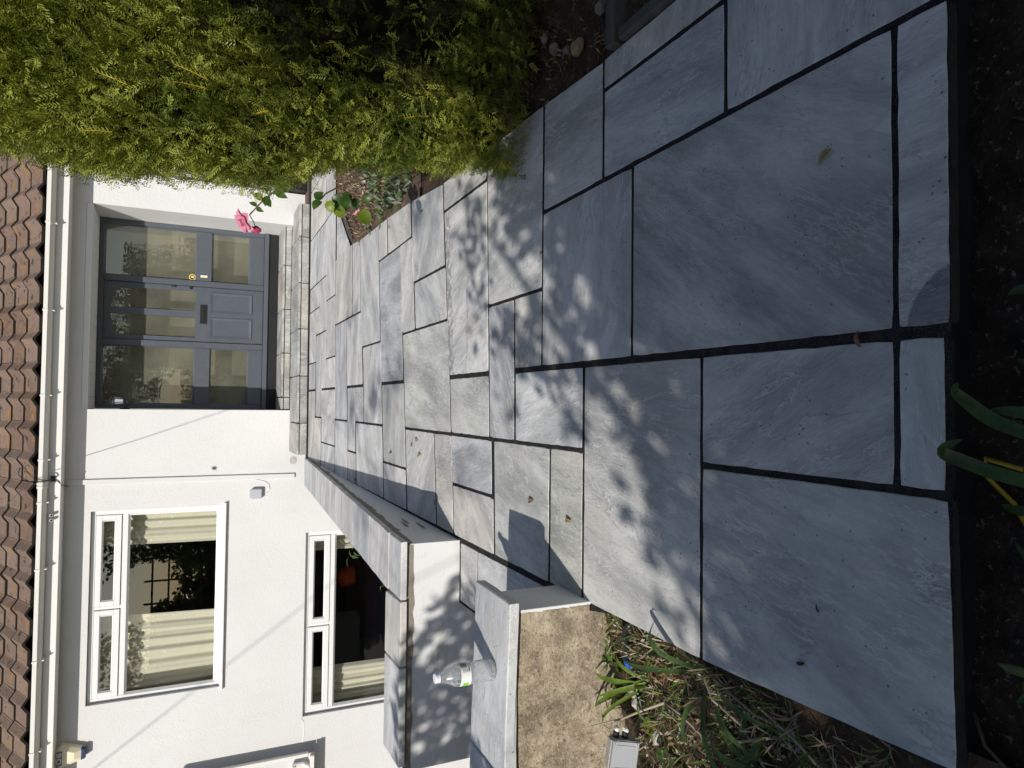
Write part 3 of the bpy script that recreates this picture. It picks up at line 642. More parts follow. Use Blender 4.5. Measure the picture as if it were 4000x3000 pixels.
# roof tiles
PH = math.radians(31); gauge = .318; TW = .314
sl = Vector((0, math.cos(PH), math.sin(PH))); nr_ = Vector((0, -math.sin(PH), math.cos(PH))); O = Vector((0, 8.597, 2.664))
roof_b = MB(); p0 = O - nr_*.03 + sl*.08; p1 = O + sl*6 - nr_*.03
roof_b.add([(-9, p0.y, p0.z), (7, p0.y, p0.z), (7, p1.y, p1.z), (-9, p1.y, p1.z)], [(0, 1, 2, 3)])
roof = roof_b.build('roof', M['dark'], house)
prof_t = [(0, .0), (.150, .0), (.222, .052), (.236, .052), (.300, .004), (.3125, .0)]
def tile_mesh(name):
    b = MB(); L = .40; t = .030; n = len(prof_t); vs = []
    for s_, lift in ((0, .024), (L, .0)):
        for dz in (0, -t):
            for x, z in prof_t: p = sl*s_ + nr_*(z+lift+dz); vs.append((x, p.y, p.z))
    fs = []
    for i in range(n-1):
        fs.append((i, i+1, 2*n+i+1, 2*n+i)); fs.append((n+i, 3*n+i, 3*n+i+1, n+i+1)); fs.append((i, n+i, n+i+1, i+1))
    fs += [(0, 2*n, 3*n, n), (n-1, 2*n-1, 4*n-1, 3*n-1)]
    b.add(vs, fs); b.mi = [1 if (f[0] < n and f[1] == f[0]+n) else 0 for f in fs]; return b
tproto = tile_mesh('roof_tile'); first = None
for r in range(6):
    for cidx in range(24):
        x = -4.62 + cidx*TW + R.uniform(-.003, .003)
        p = O + sl*(r*gauge + R.uniform(-.012, .012)) + nr_*R.uniform(-.002, .007)
        if first is None:
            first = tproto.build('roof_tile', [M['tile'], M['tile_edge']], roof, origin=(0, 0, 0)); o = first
        else:
            o = first.copy(); C.objects.link(o); o.parent = roof
        o.location = Vector((x, p.y, p.z)) - world_loc(roof); o.rotation_euler = (R.uniform(-.012, .012), R.uniform(-.010, .010), R.uniform(-.014, .014))
b = MB()                                                     # the rest of the slope, out of the picture, as two plain sheets with rolls
for x0, x1 in ((-9, -4.63), (2.93, 7)):
    n = int((x1-x0)/TW)
    for i in range(n):
        for (xa, za), (xb, zb2) in zip(prof_t[:-1], prof_t[1:]):
            a0 = O+nr_*(za+.01); a1 = O+sl*6+nr_*(za+.01); c0 = O+nr_*(zb2+.01); c1 = O+sl*6+nr_*(zb2+.01); xo = x0+i*TW
            b.add([(xo+xa, a0.y, a0.z), (xo+xb, c0.y, c0.z), (xo+xb, c1.y, c1.z), (xo+xa, a1.y, a1.z)], [(0, 1, 2, 3)])
for (xa, za), (xb, zb2) in [((-4.63, .0), (2.93, .0))]:
    a0 = O+sl*(6*gauge)+nr_*.012; a1 = O+sl*6+nr_*.012; b.add([(xa, a0.y, a0.z), (xb, a0.y, a0.z), (xb, a1.y, a1.z), (xa, a1.y, a1.z)], [(0, 1, 2, 3)])
kind(b.build('roof_tiles', M['tile'], roof), 'stuff')

# windows
def frame_ring(b, x0, x1, z0, z1, w, y0, y1):
    b.box(x0, x1, y0, y1, z1-w, z1); b.box(x0, x1, y0, y1, z0, z0+w)
    b.box(x0, x0+w, y0, y1, z0+w, z1-w); b.box(x1-w, x1, y0, y1, z0+w, z1-w)
def bead(b, x0, x1, z0, z1, w, y0, y1):       # mitred sloping bead towards the glass
    P = [(x0, z0), (x1, z0), (x1, z1), (x0, z1)]; Q = [(x0+w, z0+w), (x1-w, z0+w), (x1-w, z1-w), (x0+w, z1-w)]
    for i in range(4):
        j = (i+1) % 4
        b.add([(P[i][0], y0, P[i][1]), (P[j][0], y0, P[j][1]), (Q[j][0], y1, Q[j][1]), (Q[i][0], y1, Q[i][1])], [(0, 1, 2, 3)])
def pane(x0, x1, z0, z1, y, parent, mat='glass'):
    b = MB(); b.add([(x0, y, z0), (x1, y, z0), (x1, y, z1), (x0, y, z1)], [(0, 1, 2, 3)]); return b.build('pane', M[mat], parent)
def make_window(x0, x1, z0, z1, tz, sx):
    yf = 9.0; b = MB(); fw = .045
    frame_ring(b, x0+.004, x1-.004, z0+.004, z1-.004, fw, yf, yf+.07)
    b.box(x0+.004+fw, x1-.004-fw, yf+.002, yf+.068, tz-.03, tz+.03)
    b.box(sx-.016, sx+.016, yf+.004, yf+.066, tz+.03, z1-.004-fw)
    bead(b, x0+.049, x1-.049, z0+.049, tz-.03, .022, yf+.001, yf+.028)
    wdw = b.build('window', M['upvc'], house, bevel=.003)
    for a, c in ((x0+.049, sx-.016), (sx+.016, x1-.049)):
        s_ = MB(); frame_ring(s_, a+.004, c-.004, tz+.034, z1-.053, .058, yf-.014, yf+.05); bead(s_, a+.062, c-.062, tz+.092, z1-.111, .014, yf-.0142, yf+.004)
        s_.build('sash', M['upvc'], wdw, bevel=.004)
        pane(a+.070, c-.070, tz+.100, z1-.119, yf+.01, wdw)
    pane(x0+.066, x1-.066, z0+.066, tz-.047, yf+.03, wdw)
    b = MB(); b.prism([(x0-.035, 8.905, z0-.012), (x0-.035, 8.999, z0+.012), (x0-.035, 8.999, z0-.028), (x0-.035, 8.905, z0-.030)], (x1-x0+.07, 0, 0)); b.build('sill', M['upvc'], wdw, bevel=.003)
    return wdw
make_window(WX0, WX1, WZ0, WZ1, 1.875, -2.325)
make_window(LX0, LX1, LZ0, LZ1, -.45, -2.79)
def room(x0, x1, z0, z1, y0, y1):
    b = MB(); b.add([(x0, y0, z0), (x1, y0, z0), (x1, y1, z0), (x0, y1, z0), (x0, y0, z1), (x1, y0, z1), (x1, y1, z1), (x0, y1, z1)],
                    [(0, 1, 2, 3), (4, 7, 6, 5), (1, 5, 6, 2), (2, 6, 7, 3), (3, 7, 4, 0)]); return b.build('room', M['room'], house)
room(-5.2, -.42, .25, 2.45, 9.205, 13.0); room(-5.6, -.42, -2.5, .15, 9.206, 13.0)
b = MB(); b.box(-3.3, -2.75, 12.6, 12.9, -1.2, -.5); b.box(-4.6, -3.4, 11.2, 11.5, -1.3, -.75); b.build('room_panel', M['roomlight'], house)
b = MB(); b.box(-3.9, -2.6, 11.6, 11.9, -1.6, -1.15); b.build('shelf', M['roomred'], house)
b = MB(); b.box(-3.75, -3.45, 11.55, 11.58, -1.1, -.8); b.build('picture', M['picture'], house)
def curtain(x0, x1, z0, z1, y, n, amp, label, lean=0.0, seed=0):
    b = MB(); vs = []; rows = 8
    for j in range(rows+1):
        q = j/rows
        for i in range(n+1):
            t = i/n; x = lerp(x0, x1, t) + lean*q*(t-.5)
            ph = t*n/10*2*math.pi*.9 + 1.1*math.sin(t*7+seed); vs.append((x, y + amp*(math.sin(ph)+.4*math.sin(ph*2.3+seed))*(.7+.3*q), lerp(z1, z0, q)))
    b.add(vs, [(j*(n+1)+i, j*(n+1)+i+1, (j+1)*(n+1)+i+1, (j+1)*(n+1)+i) for j in range(rows) for i in range(n)])
    return tag(b.build('curtain', M['curtain'], smooth=True), label, 'curtain', 'curtains inside the windows')
curtain(-3.42, -2.47, .55, 2.25, 9.22, 64, .026, 'wide gathered cream curtain inside the upper window, on its left', -.10, 1)
curtain(-1.67, -1.16, .55, 2.25, 9.22, 44, .024, 'narrow gathered cream curtain inside the upper window, towards the front door', .05, 2)
curtain(-3.95, -3.40, -1.9, -.02, 9.22, 48, .026, 'cream curtain bunched in the lower window, on its left', -.06, 3)
curtain(-1.90, -1.55, -1.9, -.02, 9.22, 30, .022, 'cream curtain at the lower window, beside the coping of the garden wall', .03, 4)
b = MB(); b.rock((-2.62, 10.6, -.95), .16, 3, 2, .9); tag(b.build('cushion', M['pinkcloth'], smooth=True), 'bright orange blurred cloth seen through the lower window', 'cloth')

# front door screen
YD = 9.58
b = MB()
b.box(-.091, 2.213, YD-.01, YD+.06, 2.218, 2.272)                      # head
b.box(-.091, -.036, YD-.01, YD+.06, .40, 2.218); b.box(2.160, 2.213, YD-.01, YD+.06, .40, 2.218)
b.box(.680, .752, YD-.016, YD+.06, .40, 2.218); b.box(1.458, 1.528, YD-.016, YD+.06, .40, 2.218)
for a, c in ((-.036, .680), (1.528, 2.160)):
    b.box(a, c, YD, YD+.05, 1.030, 1.205); b.box(a, c, YD, YD+.05, .40, .574)
b.box(-.091, 2.213, YD-.055, YD+.06, .345, .3995)                       # cill rail
b.build('door_screen', M['slate_paint'], house, bevel=.005)
screen = house.children[-1] if False else [o for o in house.children if o.name.startswith('door_screen')][0]
for a, c in ((-.036, .680), (1.528, 2.160)):
    bb = MB(); bead(bb, a, c, 1.205, 2.218, .014, YD+.004, YD+.028); bead(bb, a, c, .574, 1.030, .014, YD+.004, YD+.028); bb.build('glazing_bead', M['slate_paint'], screen)
    pane(a, c, 1.205, 2.218, YD+.03, screen, 'doorglass'); pane(a, c, .574, 1.030, YD+.03, screen, 'doorglass')
b = MB(); b.box(-.085, 2.208, YD-.03, YD+.06, .222, .3445); b.build('threshold', M['dark'], house, bevel=.004)
# door leaf with two pointed lights
dx0, dx1, dz0, dz1 = .757, 1.453, .405, 2.213
door = None
b = MB(); L1 = [(.806, 1.205), (1.060, 1.205), (1.068, 2.155), (.812, 2.075)]; L2 = [(1.148, 1.205), (1.398, 1.205), (1.390, 2.075), (1.140, 2.155)]
yf, yb_ = YD+.012, YD+.052
def xz_prism(b, pts, y0, y1): b.prism([(x, y0, z) for x, z in pts], (0, y1-y0, 0))
xz_prism(b, [(dx0, dz0), (dx1, dz0), (dx1, 1.205), (dx0, 1.205)], yf, yb_)
xz_prism(b, [(dx0, 1.205), (.809, 1.205), (.812, 2.075), (1.068, 2.155), (1.104, 2.155), (1.104, dz1), (dx0, dz1)], yf, yb_)
xz_prism(b, [(1.104, 2.155), (1.140, 2.155), (1.390, 2.075), (1.398, 1.205), (dx1, 1.205), (dx1, dz1), (1.104, dz1)], yf, yb_)
xz_prism(b, [(1.063, 1.205), (1.145, 1.205), (1.140, 2.155), (1.068, 2.155)], yf, yb_)
door = b.build('front_door', M['slate_paint'], house)
for L_ in (L1, L2):
    b = MB(); b.add([(x, YD+.04, z) for x, z in L_], [(0, 1, 2, 3)]); b.build('pane', M['doorglass'], door)
for a, c in ((.820, 1.068), (1.140, 1.388)):
    b = MB(); bead(b, a, c, .545, 1.030, .028, yf-.010, yf+.010-.0125); frame_ring(b, a-.006, a+.0+.254, .539, 1.036, .008, yf-.012, yf-.0005)
    b.box(a+.028, c-.028, yf-.003, yf-.0006, .573, 1.002); b.build('panel', M['slate_paint'], door)
b = MB(); b.box(.990, 1.228, yf-.014, yf-.001, 1.078, 1.152); b.cur = 1; b.box(1.022, 1.196, yf-.0165, yf-.0145, 1.092, 1.138); b.cur = 2; b.box(1.028, 1.190, yf-.022, yf-.017, 1.104, 1.110)
b.build('letterbox', [M['blackplastic'], M['dark'], M['chrome']], door, bevel=.003)
b = MB(); b.box(1.425, 1.452, yf-.008, yf-.0008, 1.43, 1.50); b.tube([(1.437, yf-.008, 1.475), (1.437, yf-.030, 1.475)], .016, 10); b.build('night_latch', M['chrome'], door, bevel=.002)
b = MB(); b.tube([(1.434, yf-.0006, 1.266), (1.434, yf-.014, 1.266)], .019, 12); b.cur = 1; b.tube([(1.434, yf-.0141, 1.266), (1.434, yf-.016, 1.266)], .008, 8); b.build('keyhole_cover', [M['chrome'], M['dark']], door)
b = MB(); b.box(1.575, 1.605, YD-.012, YD-.0006, 1.078, 1.158); b.cur = 1; b.tube([(1.590, YD-.0122, 1.118), (1.590, YD-.016, 1.118)], .007, 10)
tag(b.build('bell_push', [M['brass'], M['palegrey']], bevel=.004), 'small cream bell push on the grey rail right of the door', 'doorbell')
b = MB()
def disc(b, c, r, y, n=24): b.add([(c[0]+r*math.cos(2*math.pi*i/n), y, c[1]+r*math.sin(2*math.pi*i/n)) for i in range(n)], [tuple(range(n))])
disc(b, (1.575, 1.252), .040, YD+.026); b.cur = 1; disc(b, (1.575, 1.252), .027, YD+.0255); b.cur = 2; b.add([(1.565, YD+.025, 1.235), (1.585, YD+.025, 1.235), (1.590, YD+.025, 1.262), (1.572, YD+.025, 1.270)], [(0, 1, 2, 3)])
for i in range(16):
    an = i*math.pi/8; b.add([(1.575+.031*math.cos(an), YD+.0254, 1.252+.031*math.sin(an)), (1.575+.036*math.cos(an), YD+.0254, 1.252+.036*math.sin(an)), (1.575+.036*math.cos(an+.16), YD+.0254, 1.252+.036*math.sin(an+.16))], [(0, 1, 2)])
tag(b.build('window_sticker', [M['yellow'], M['dark'], M['white_print']]), 'round yellow sticker with dark centre on the door side glass', 'sticker')
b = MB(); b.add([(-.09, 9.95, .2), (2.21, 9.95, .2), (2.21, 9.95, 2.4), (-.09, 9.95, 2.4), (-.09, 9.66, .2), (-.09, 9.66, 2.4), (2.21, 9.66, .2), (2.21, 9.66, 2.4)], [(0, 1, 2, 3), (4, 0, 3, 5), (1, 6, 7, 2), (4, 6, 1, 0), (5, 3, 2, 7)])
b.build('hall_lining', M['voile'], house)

# things fixed to the house
b = MB(); b.box(-.930, -.876, 8.925, 8.949, .045, 2.44); b.box(-.92, -.888, 8.93, 8.949, 2.4405, 2.463)
tag(b.build('cable_trunking', M['white'], bevel=.003), 'slim white vertical trunking running down the house wall beside the porch', 'trunking')
gc = thing('junction_box', 'small square grey box on the white wall above the garden wall', 'electrical box', (-1.11, 8.93, .49))
b = MB(); b.box(-1.165, -1.045, 8.89, 8.9485, .425, .553); b.build('cover', M['palegrey'], gc, bevel=.008, seg=2)
b = MB(); b.box(-1.153, -1.066, 8.93, 8.9487, .5535, .566); b.build('back_plate', M['palegrey'], gc)
b = MB(); b.tube([(-1.10, 8.944, .42), (-1.10, 8.944, .36), (-1.06, 8.944, .335), (-1.00, 8.944, .345), (-.965, 8.944, .39), (-.95, 8.944, .44), (-.935, 8.944, .50)], .0035, 5); b.build('cable', M['upvc'], gc)
al = thing('alarm_box', 'cream hexagonal alarm siren box with blue CHS plate under the eaves', 'alarm box', (-3.84, 8.9, 2.35))
def ring_pts(sx, sz, c, y): return [(c[0]+x*sx, y, c[1]+z*sz) for x, z in ((-.55, 1), (.55, 1), (1, .45), (.62, -.55), (.40, -1), (-.40, -1), (-.62, -.55), (-1, .45))]
b = MB(); A_, B_, D_ = ring_pts(.128, .150, (-3.84, 2.345), 8.949), ring_pts(.122, .146, (-3.84, 2.345), 8.885), ring_pts(.085, .085, (-3.84, 2.375), 8.845)
b.add(A_+B_+D_, [(i, (i+1) % 8, 8+(i+1) % 8, 8+i) for i in range(8)]+[(8+i, 8+(i+1) % 8, 16+(i+1) % 8, 16+i) for i in range(8)]+[tuple(range(16, 24))])
b.build('casing', M['cream'], al, bevel=.004)
b = MB(); b.prism([(-3.905, 8.93, 2.232), (-3.775, 8.93, 2.232), (-3.79, 8.93, 2.186), (-3.89, 8.93, 2.186)], (0, -.062, 0)); b.build('lens', M['navy'], al, bevel=.006)
b = MB(); b.prism([(-3.915, 8.8448, 2.402), (-3.765, 8.8448, 2.402), (-3.765, 8.8448, 2.452), (-3.915, 8.8448, 2.452)], (0, -.003, 0)); plate = b.build('name_plate', M['blue'], al, bevel=.002)
tc = bpy.data.curves.new('letters', 'FONT'); tc.body = 'CHS'; tc.size = .062; tc.align_x = 'CENTER'; tc.align_y = 'CENTER'; tc.extrude = .0006; tc.offset = .0022; tc.space_character = .95
to = bpy.data.objects.new('letters_tmp', tc); C.objects.link(to); bpy.context.view_layer.update()
tm = bpy.data.meshes.new_from_object(to.evaluated_get(bpy.context.evaluated_depsgraph_get())); bpy.data.objects.remove(to)
lt = bpy.data.objects.new('letters', tm); C.objects.link(lt); tm.materials.clear(); tm.materials.append(M['white_print']); lt.parent = al; lt.location = Vector((-3.84, 8.8412, 2.427))-al.location; lt.rotation_euler = (math.pi/2, 0, 0); lt.scale = (1.05, 1, 1)
la = thing('wall_lantern', 'old black carriage lantern with domed top on the porch side wall', 'lamp', (0, 9.1, 2.0))
b = MB(); b.lathe([(.006, .118), (.012, .105), (.006, .094), (.022, .085), (.060, .045), (.064, .034), (.050, .034)], (.004, 9.1, 2.0), 8); b.build('lamp_top', M['blackplastic'], la)
b = MB(); b.lathe([(.048, .034), (.030, -.065), (.028, -.065), (.046, .034)], (.004, 9.1, 2.0), 6, False); b.build('lamp_glass', M['palegrey'], la)
b = MB()
for i in range(6):
    an = i*math.pi/3; b.tube([(.004+.049*math.cos(an), 9.1+.049*math.sin(an), 2.034), (.004+.031*math.cos(an), 9.1+.031*math.sin(an), 1.935)], .004, 5)
b.lathe([(.036, -.062), (.034, -.074), (.012, -.088), (.016, -.10), (.004, -.118)], (.004, 9.1, 2.0), 8)
b.build('lamp_cage', M['blackplastic'], la)
b = MB(); b.box(-.094, -.080, 9.07, 9.13, 1.87, 1.97); b.tube([(-.082, 9.1, 1.93), (-.05, 9.1, 1.885), (-.01, 9.1, 1.885), (.004, 9.1, 1.915)], .008, 6); b.build('bracket', M['blackplastic'], la)
b = MB(); b.box(2.63, 2.98, 8.80, 9.125, -.1, .30)
tag(b.build('planter_box', M['dark'], bevel=.01), 'low black box against the white wall, half hidden by the hedge', 'planter')
# telephone wire: clip on the gutter, loops, and the two overhead wires whose shadows cross the house
tw = thing('telephone_wire', 'thin grey telephone wire clipped to the gutter above the trunking', 'wire', (-.84, 8.5, 2.6))
b = MB(); b.tube([(-.838, 8.70, 2.53), (-.838, 8.60, 2.566), (-.838, 8.55, 2.62), (-.838, 8.53, 2.71)], .007, 6); b.build('clip', M['blackplastic'], tw)
b = MB(); b.box(-.86, -.80, 8.693, 8.6995, 2.515, 2.56); b.build('clip_plate', M['blackplastic'], tw)
b = MB(); b.tube([(-.838, 8.53, 2.71), (-1.05, 7.6, 2.80), (-1.49, 5.5, 3.02), (-3.0, -1.5, 3.9), (-5.2, -12, 5.2)], .004, 5); b.build('span', M['greyplastic'], tw)
b = MB(); b.tube([(-.838, 8.53, 2.71), (-.80, 8.62, 2.80), (-.78, 8.78, 2.86), (-.72, 8.74, 2.84), (-.70, 8.60, 2.77), (-.76, 8.54, 2.72), (-.82, 8.54, 2.69)], .004, 5); b.build('loop', M['blackplastic'], tw)
b = MB(); b.tube([(-.838, 8.685, 2.53), (-.86, 8.69, 2.49), (-.90, 8.71, 2.455), (-.935, 8.90, 2.45), (-.945, 8.944, 2.43)], .0045, 5); b.build('drop_lead', M['blackplastic'], tw)
sd = -SUN_DIR; tdir = Vector((sd.x/sd.y, 1, sd.z/sd.y))
P1 = Vector((-4.05, 8.95, 2.107)) - tdir*3.4; P2 = Vector((-2.545, 8.95, -.06)) - tdir*6.2
ext = (P2-P1)
b = MB(); b.tube([P1-ext*3, P1, P2, P2+ext*2.2], .006, 5); tag(b.build('overhead_cable', M['greyplastic']), 'overhead cable high above the garden that throws a slanting shadow line on the white wall', 'wire')
bx = thing('porch_canopy', 'white boxed canopy corner with gutter projecting from the wall at the picture edge', 'canopy', (-4.5, 8.8, .2))
b = MB(); b.box(-5.4, -4.305, 8.80, 8.948, -.185, 1.3); b.build('box', M['white'], bx)
b = MB(); b.box(-4.3045, -4.265, 8.79, 8.84, -.16, 1.3); b.box(-5.4, -4.265, 8.78, 8.7995, -.235, -.165); b.box(-5.4, -4.28, 8.73, 8.7795, -.225, -.175); b.build('trim', M['upvc_old'], bx, bevel=.004)
b = MB(); b.tube([(-4.36, 8.76, .02), (-4.36, 8.75, -.10), (-4.39, 8.75, -.15), (-4.43, 8.75, -.17)], .028, 10); b.tube([(-4.39, 8.75, .005), (-4.39, 8.75, .03)], .04, 10); b.build('downpipe', M['upvc_old'], bx)
b = MB(); b.tube([(-3.90, 8.946, -.09), (-3.95, 8.946, -.12), (-4.10, 8.946, -.125), (-4.2, 8.946, -.12)], .004, 5); b.build('cable', M['upvc'], bx)

# ------------------------------------------------------------------ water bottle
bt = thing('water_bottle', 'clear plastic water bottle with white cap standing on the wall coping', 'bottle', (-.853, 2.075, .303))
bc = (-.853, 2.075, .3035)
outer = [(.030, 0), (.0345, .004), (.0348, .012), (.033, .017), (.0348, .022), (.033, .027), (.0348, .032), (.033, .037), (.0348, .042), (.033, .047), (.0346, .052), (.034, .062), (.0318, .070), (.0335, .078), (.0352, .086), (.0352, .122), (.0345, .128), (.030, .140), (.0205, .160), (.0135, .172), (.0125, .178), (.0135, .179), (.0135, .182)]
b = MB(); b.lathe(outer, bc, 28)
inner = [(max(.002, r-.0016), z+(.0018 if z < .01 else 0)) for r, z in outer]; inner[-1] = (inner[-1][0], .1805)
n0 = len(b.v); b.lathe(inner, bc, 28); nf = 22*28+2
b.f = b.f[:nf] + [tuple(reversed(f)) for f in b.f[nf:]]
b.build('body', M['pet'], bt, smooth=True)
b = MB(); b.lathe([(.0148, .1825), (.0152, .184), (.0152, .196), (.0135, .198), (.002, .1982)], bc, 20); b.lathe([(.0155, .1815), (.0162, .1822), (.0155, .1835)], bc, 20); b.build('cap', M['cap'], bt)
b = MB()
def arc(b, r, a0, a1, z0, z1, n=14):
    for i in range(n):
        p, q = lerp(a0, a1, i/n), lerp(a0, a1, (i+1)/n)
        b.add([(bc[0]+r*math.cos(p), bc[1]+r*math.sin(p), bc[2]+z0), (bc[0]+r*math.cos(q), bc[1]+r*math.sin(q), bc[2]+z0), (bc[0]+r*math.cos(q), bc[1]+r*math.sin(q), bc[2]+z1), (bc[0]+r*math.cos(p), bc[1]+r*math.sin(p), bc[2]+z1)], [(0, 1, 2, 3)])
D = math.radians
arc(b, .0356, D(-155), D(20), .087, .121); b.cur = 1; arc(b, .0358, D(-148), D(-118), .093, .113)
b.cur = 2
for i in range(13): arc(b, .0358, D(-40+i*2.6), D(-38.6+i*2.6), .098, .118, 1)
for i in range(5): arc(b, .0358, D(-62), D(-46), .112-i*.004, .1105-i*.004, 3)
arc(b, .0358, D(-60), D(-34), .0935, .0905, 3); arc(b, .0358, D(-156), D(-136), .0885, .0875, 3)
b.build('label', [M['label_white'], M['label_green'], M['label_ink']], bt)

# ------------------------------------------------------------------ cable box at the foot of the brown wall
jb = thing('cable_joint_box', 'grey square cable box smeared with cement standing against the brown wall', 'electrical box', (-1.06, 1.84, 0))
rotm = Matrix.Rotation(math.radians(9), 4, 'Y') @ Matrix.Rotation(math.radians(-14), 4, 'X')
def xf(b, c, m): b.v = [tuple(Vector(c) + (m @ (Vector(v)*.76))) for v in b.v]; return b
JC = (-1.058, 1.80, -.008)
b = MB(); b.box(-.062, .062, -.025, .030, -.058, .058); xf(b, JC, rotm).build('body', M['rubble'], jb, bevel=.006, seg=2)
b = MB(); b.box(-.062, .062, -.034, -.0255, -.058, .058); xf(b, JC, rotm).build('lid', M['greyplastic'], jb, bevel=.008, seg=2)
b = MB(); frame_ring(b, -.044, .044, -.040, .040, .003, -.0358, -.0342); xf(b, JC, rotm).build('lid_rim', M['greyplastic'], jb)
for x, z in ((-.050, .046), (.050, .046), (.050, -.046), (-.050, -.046)):
    b = MB(); b.tube([(x, -.0345, z), (x, -.0362, z)], .006, 10); b.cur = 1; b.box(x-.0045, x+.0045, -.0366, -.0363, z-.0008, z+.0008); xf(b, JC, rotm).build('screw', [M['palegrey'], M['dark']], jb)
for z in (.034, -.004):
    b = MB(); b.tube([(.0625, 0, z), (.083, 0, z)], .013, 10); xf(b, JC, rotm).build('gland', M['blackplastic'], jb)
    b = MB(); b.rock((.093, 0, z), .013, z*99, 2, .9); xf(b, JC, rotm).build('gland_plug', M['label_white'], jb)
cb = thing('armoured_cable', 'black cable with a band of blue tape lying in the weeds', 'cable', (-.8, 1.85, -.08))
cp = [(-.665, 1.80, -.045), (-.70, 1.835, -.04), (-.754, 1.85, -.055), (-.80, 1.872, -.07), (-.845, 1.864, -.083), (-.905, 1.84, -.095), (-.975, 1.835, -.113), (-1.05, 1.90, -.13), (-1.10, 1.93, -.15)]
b = MB(); b.tube(cp, .0095, 8); b.build('sheath', M['blackplastic'], cb, smooth=True)
b = MB(); b.tube([lerp(Vector(cp[3]), Vector(cp[4]), t) for t in (-.15, .3, .85)], .0108, 8); b.build('tape_band', M['tape'], cb, smooth=True)
for i, (x, y, z, r, lab) in enumerate([(-.915, 1.885, -.11, .028, 'pale lump of rubble under the grass beside the black cable'), (-.955, 1.872, -.125, .034, 'larger pale rubble lump against the brown wall foot'), (-1.035, 1.80, -.14, .022, 'white chalky stone beside the cable box')]):
    b = MB(); b.rock((x, y, z), r, i+4, 2, .75); tag(b.build('stone', M['rubble']), lab, 'stone', 'pale stones in the weed strip')

# ------------------------------------------------------------------ side kerbs and stones on the right
b = MB(); b.box(1.142, 1.185, .55, 1.80, -.16, .022); tag(b.build('edging_kerb', M['concrete'], bevel=.006), 'rough concrete kerb lying along the right edge of the path', 'kerb')
b = MB(); b.box(1.14, 2.6, 1.818, 1.862, -.16, .030); tag(b.build('edging_kerb', M['concrete'], bevel=.006), 'grey concrete kerb running across the soil towards the hedge', 'kerb')
for i, (x, y, z, r, lab) in enumerate([(1.415, 2.34, .0, .020, 'white flake of stone on brown litter under the hedge'), (1.262, 2.09, .0, .030, 'tan rounded stone in the soil beside the slabs'), (1.345, 2.27, -.004, .024, 'flat grey stone chip near the hedge foot'), (1.30, 2.185, -.01, .016, 'small pale stone beside the flat grey chip'), (1.33, 1.94, -.005, .026, 'grey lump of stone against the kerb')]):
    b = MB(); b.rock((x, y, z), r, i+11, 2, .7); tag(b.build('stone', M['stone_dull' if i != 1 else 'straw']), lab, 'stone', 'stones under the hedge')
b = MB(); b.add([(1.365, 5.90, .004), (1.405, 5.885, .004), (2.0, 6.60, .004), (1.925, 6.63, .004)], [(0, 1, 2, 3)]); b.prism([(1.372, 5.905, -.05), (1.40, 5.89, -.05), (1.99, 6.595, -.05), (1.93, 6.62, -.05)], (0, 0, .053))
tag(b.build('edging_strip', M['concrete']), 'thin concrete edging strip along the triangular flower bed', 'kerb')

# ------------------------------------------------------------------ yew hedge
def sprays(P, Dv, S, L, pairs, nl, nw, lift):
    """flat yew twigs: P base, Dv direction, S sideways, L length -> needle quads"""
    N = len(P); Up = np.cross(Dv, S); K = pairs
    t = (np.arange(K)+.5)/K
    V = np.zeros((N, K, 2, 4, 3)); 
    base = P[:, None, :] + Dv[:, None, :]*(L[:, None]*t[None, :])[..., None] - Up[:, None, :]*(.16*L[:, None]*t[None, :]**2)[..., None]
    for si, sg in enumerate((1.0, -1.0)):
        an = np.radians(52 + rng.normal(0, 9, (N, K)))*np.ones((N, K)); an = an*(1-.45*t[None, :])
        ln = nl*(0.75+.4*rng.random((N, K)))*(1-.35*np.abs(t[None, :]-.4))
        dirv = Dv[:, None, :]*np.cos(an)[..., None] + sg*S[:, None, :]*np.sin(an)[..., None] + Up[:, None, :]*(lift+rng.normal(0, .16, (N, K)))[..., None]
        dirv /= np.linalg.norm(dirv, axis=-1, keepdims=True)
        wd = np.cross(dirv, Up[:, None, :]); wd /= np.linalg.norm(wd, axis=-1, keepdims=True)+1e-9
        tip = base + dirv*ln[..., None]; mid = base + dirv*(ln*.5)[..., None] + Up[:, None, :]*(ln*.06)[..., None]
        V[:, :, si, 0] = base; V[:, :, si, 1] = mid + wd*nw; V[:, :, si, 2] = tip; V[:, :, si, 3] = mid - wd*nw
    V = V.reshape(-1, 3); F = np.arange(len(V)).reshape(-1, 4); return V, F, N*K*2
def norm(a): return a/np.linalg.norm(a, axis=-1, keepdims=True)
hedge = thing('yew_hedge', 'tall clipped golden green yew hedge close by on the right of the path', 'hedge', (1.8, 2.9, 0))
def left_x(z): return .930 - .122*z + .04*np.sin(z*4.1) + .02*np.sin(z*11.3)
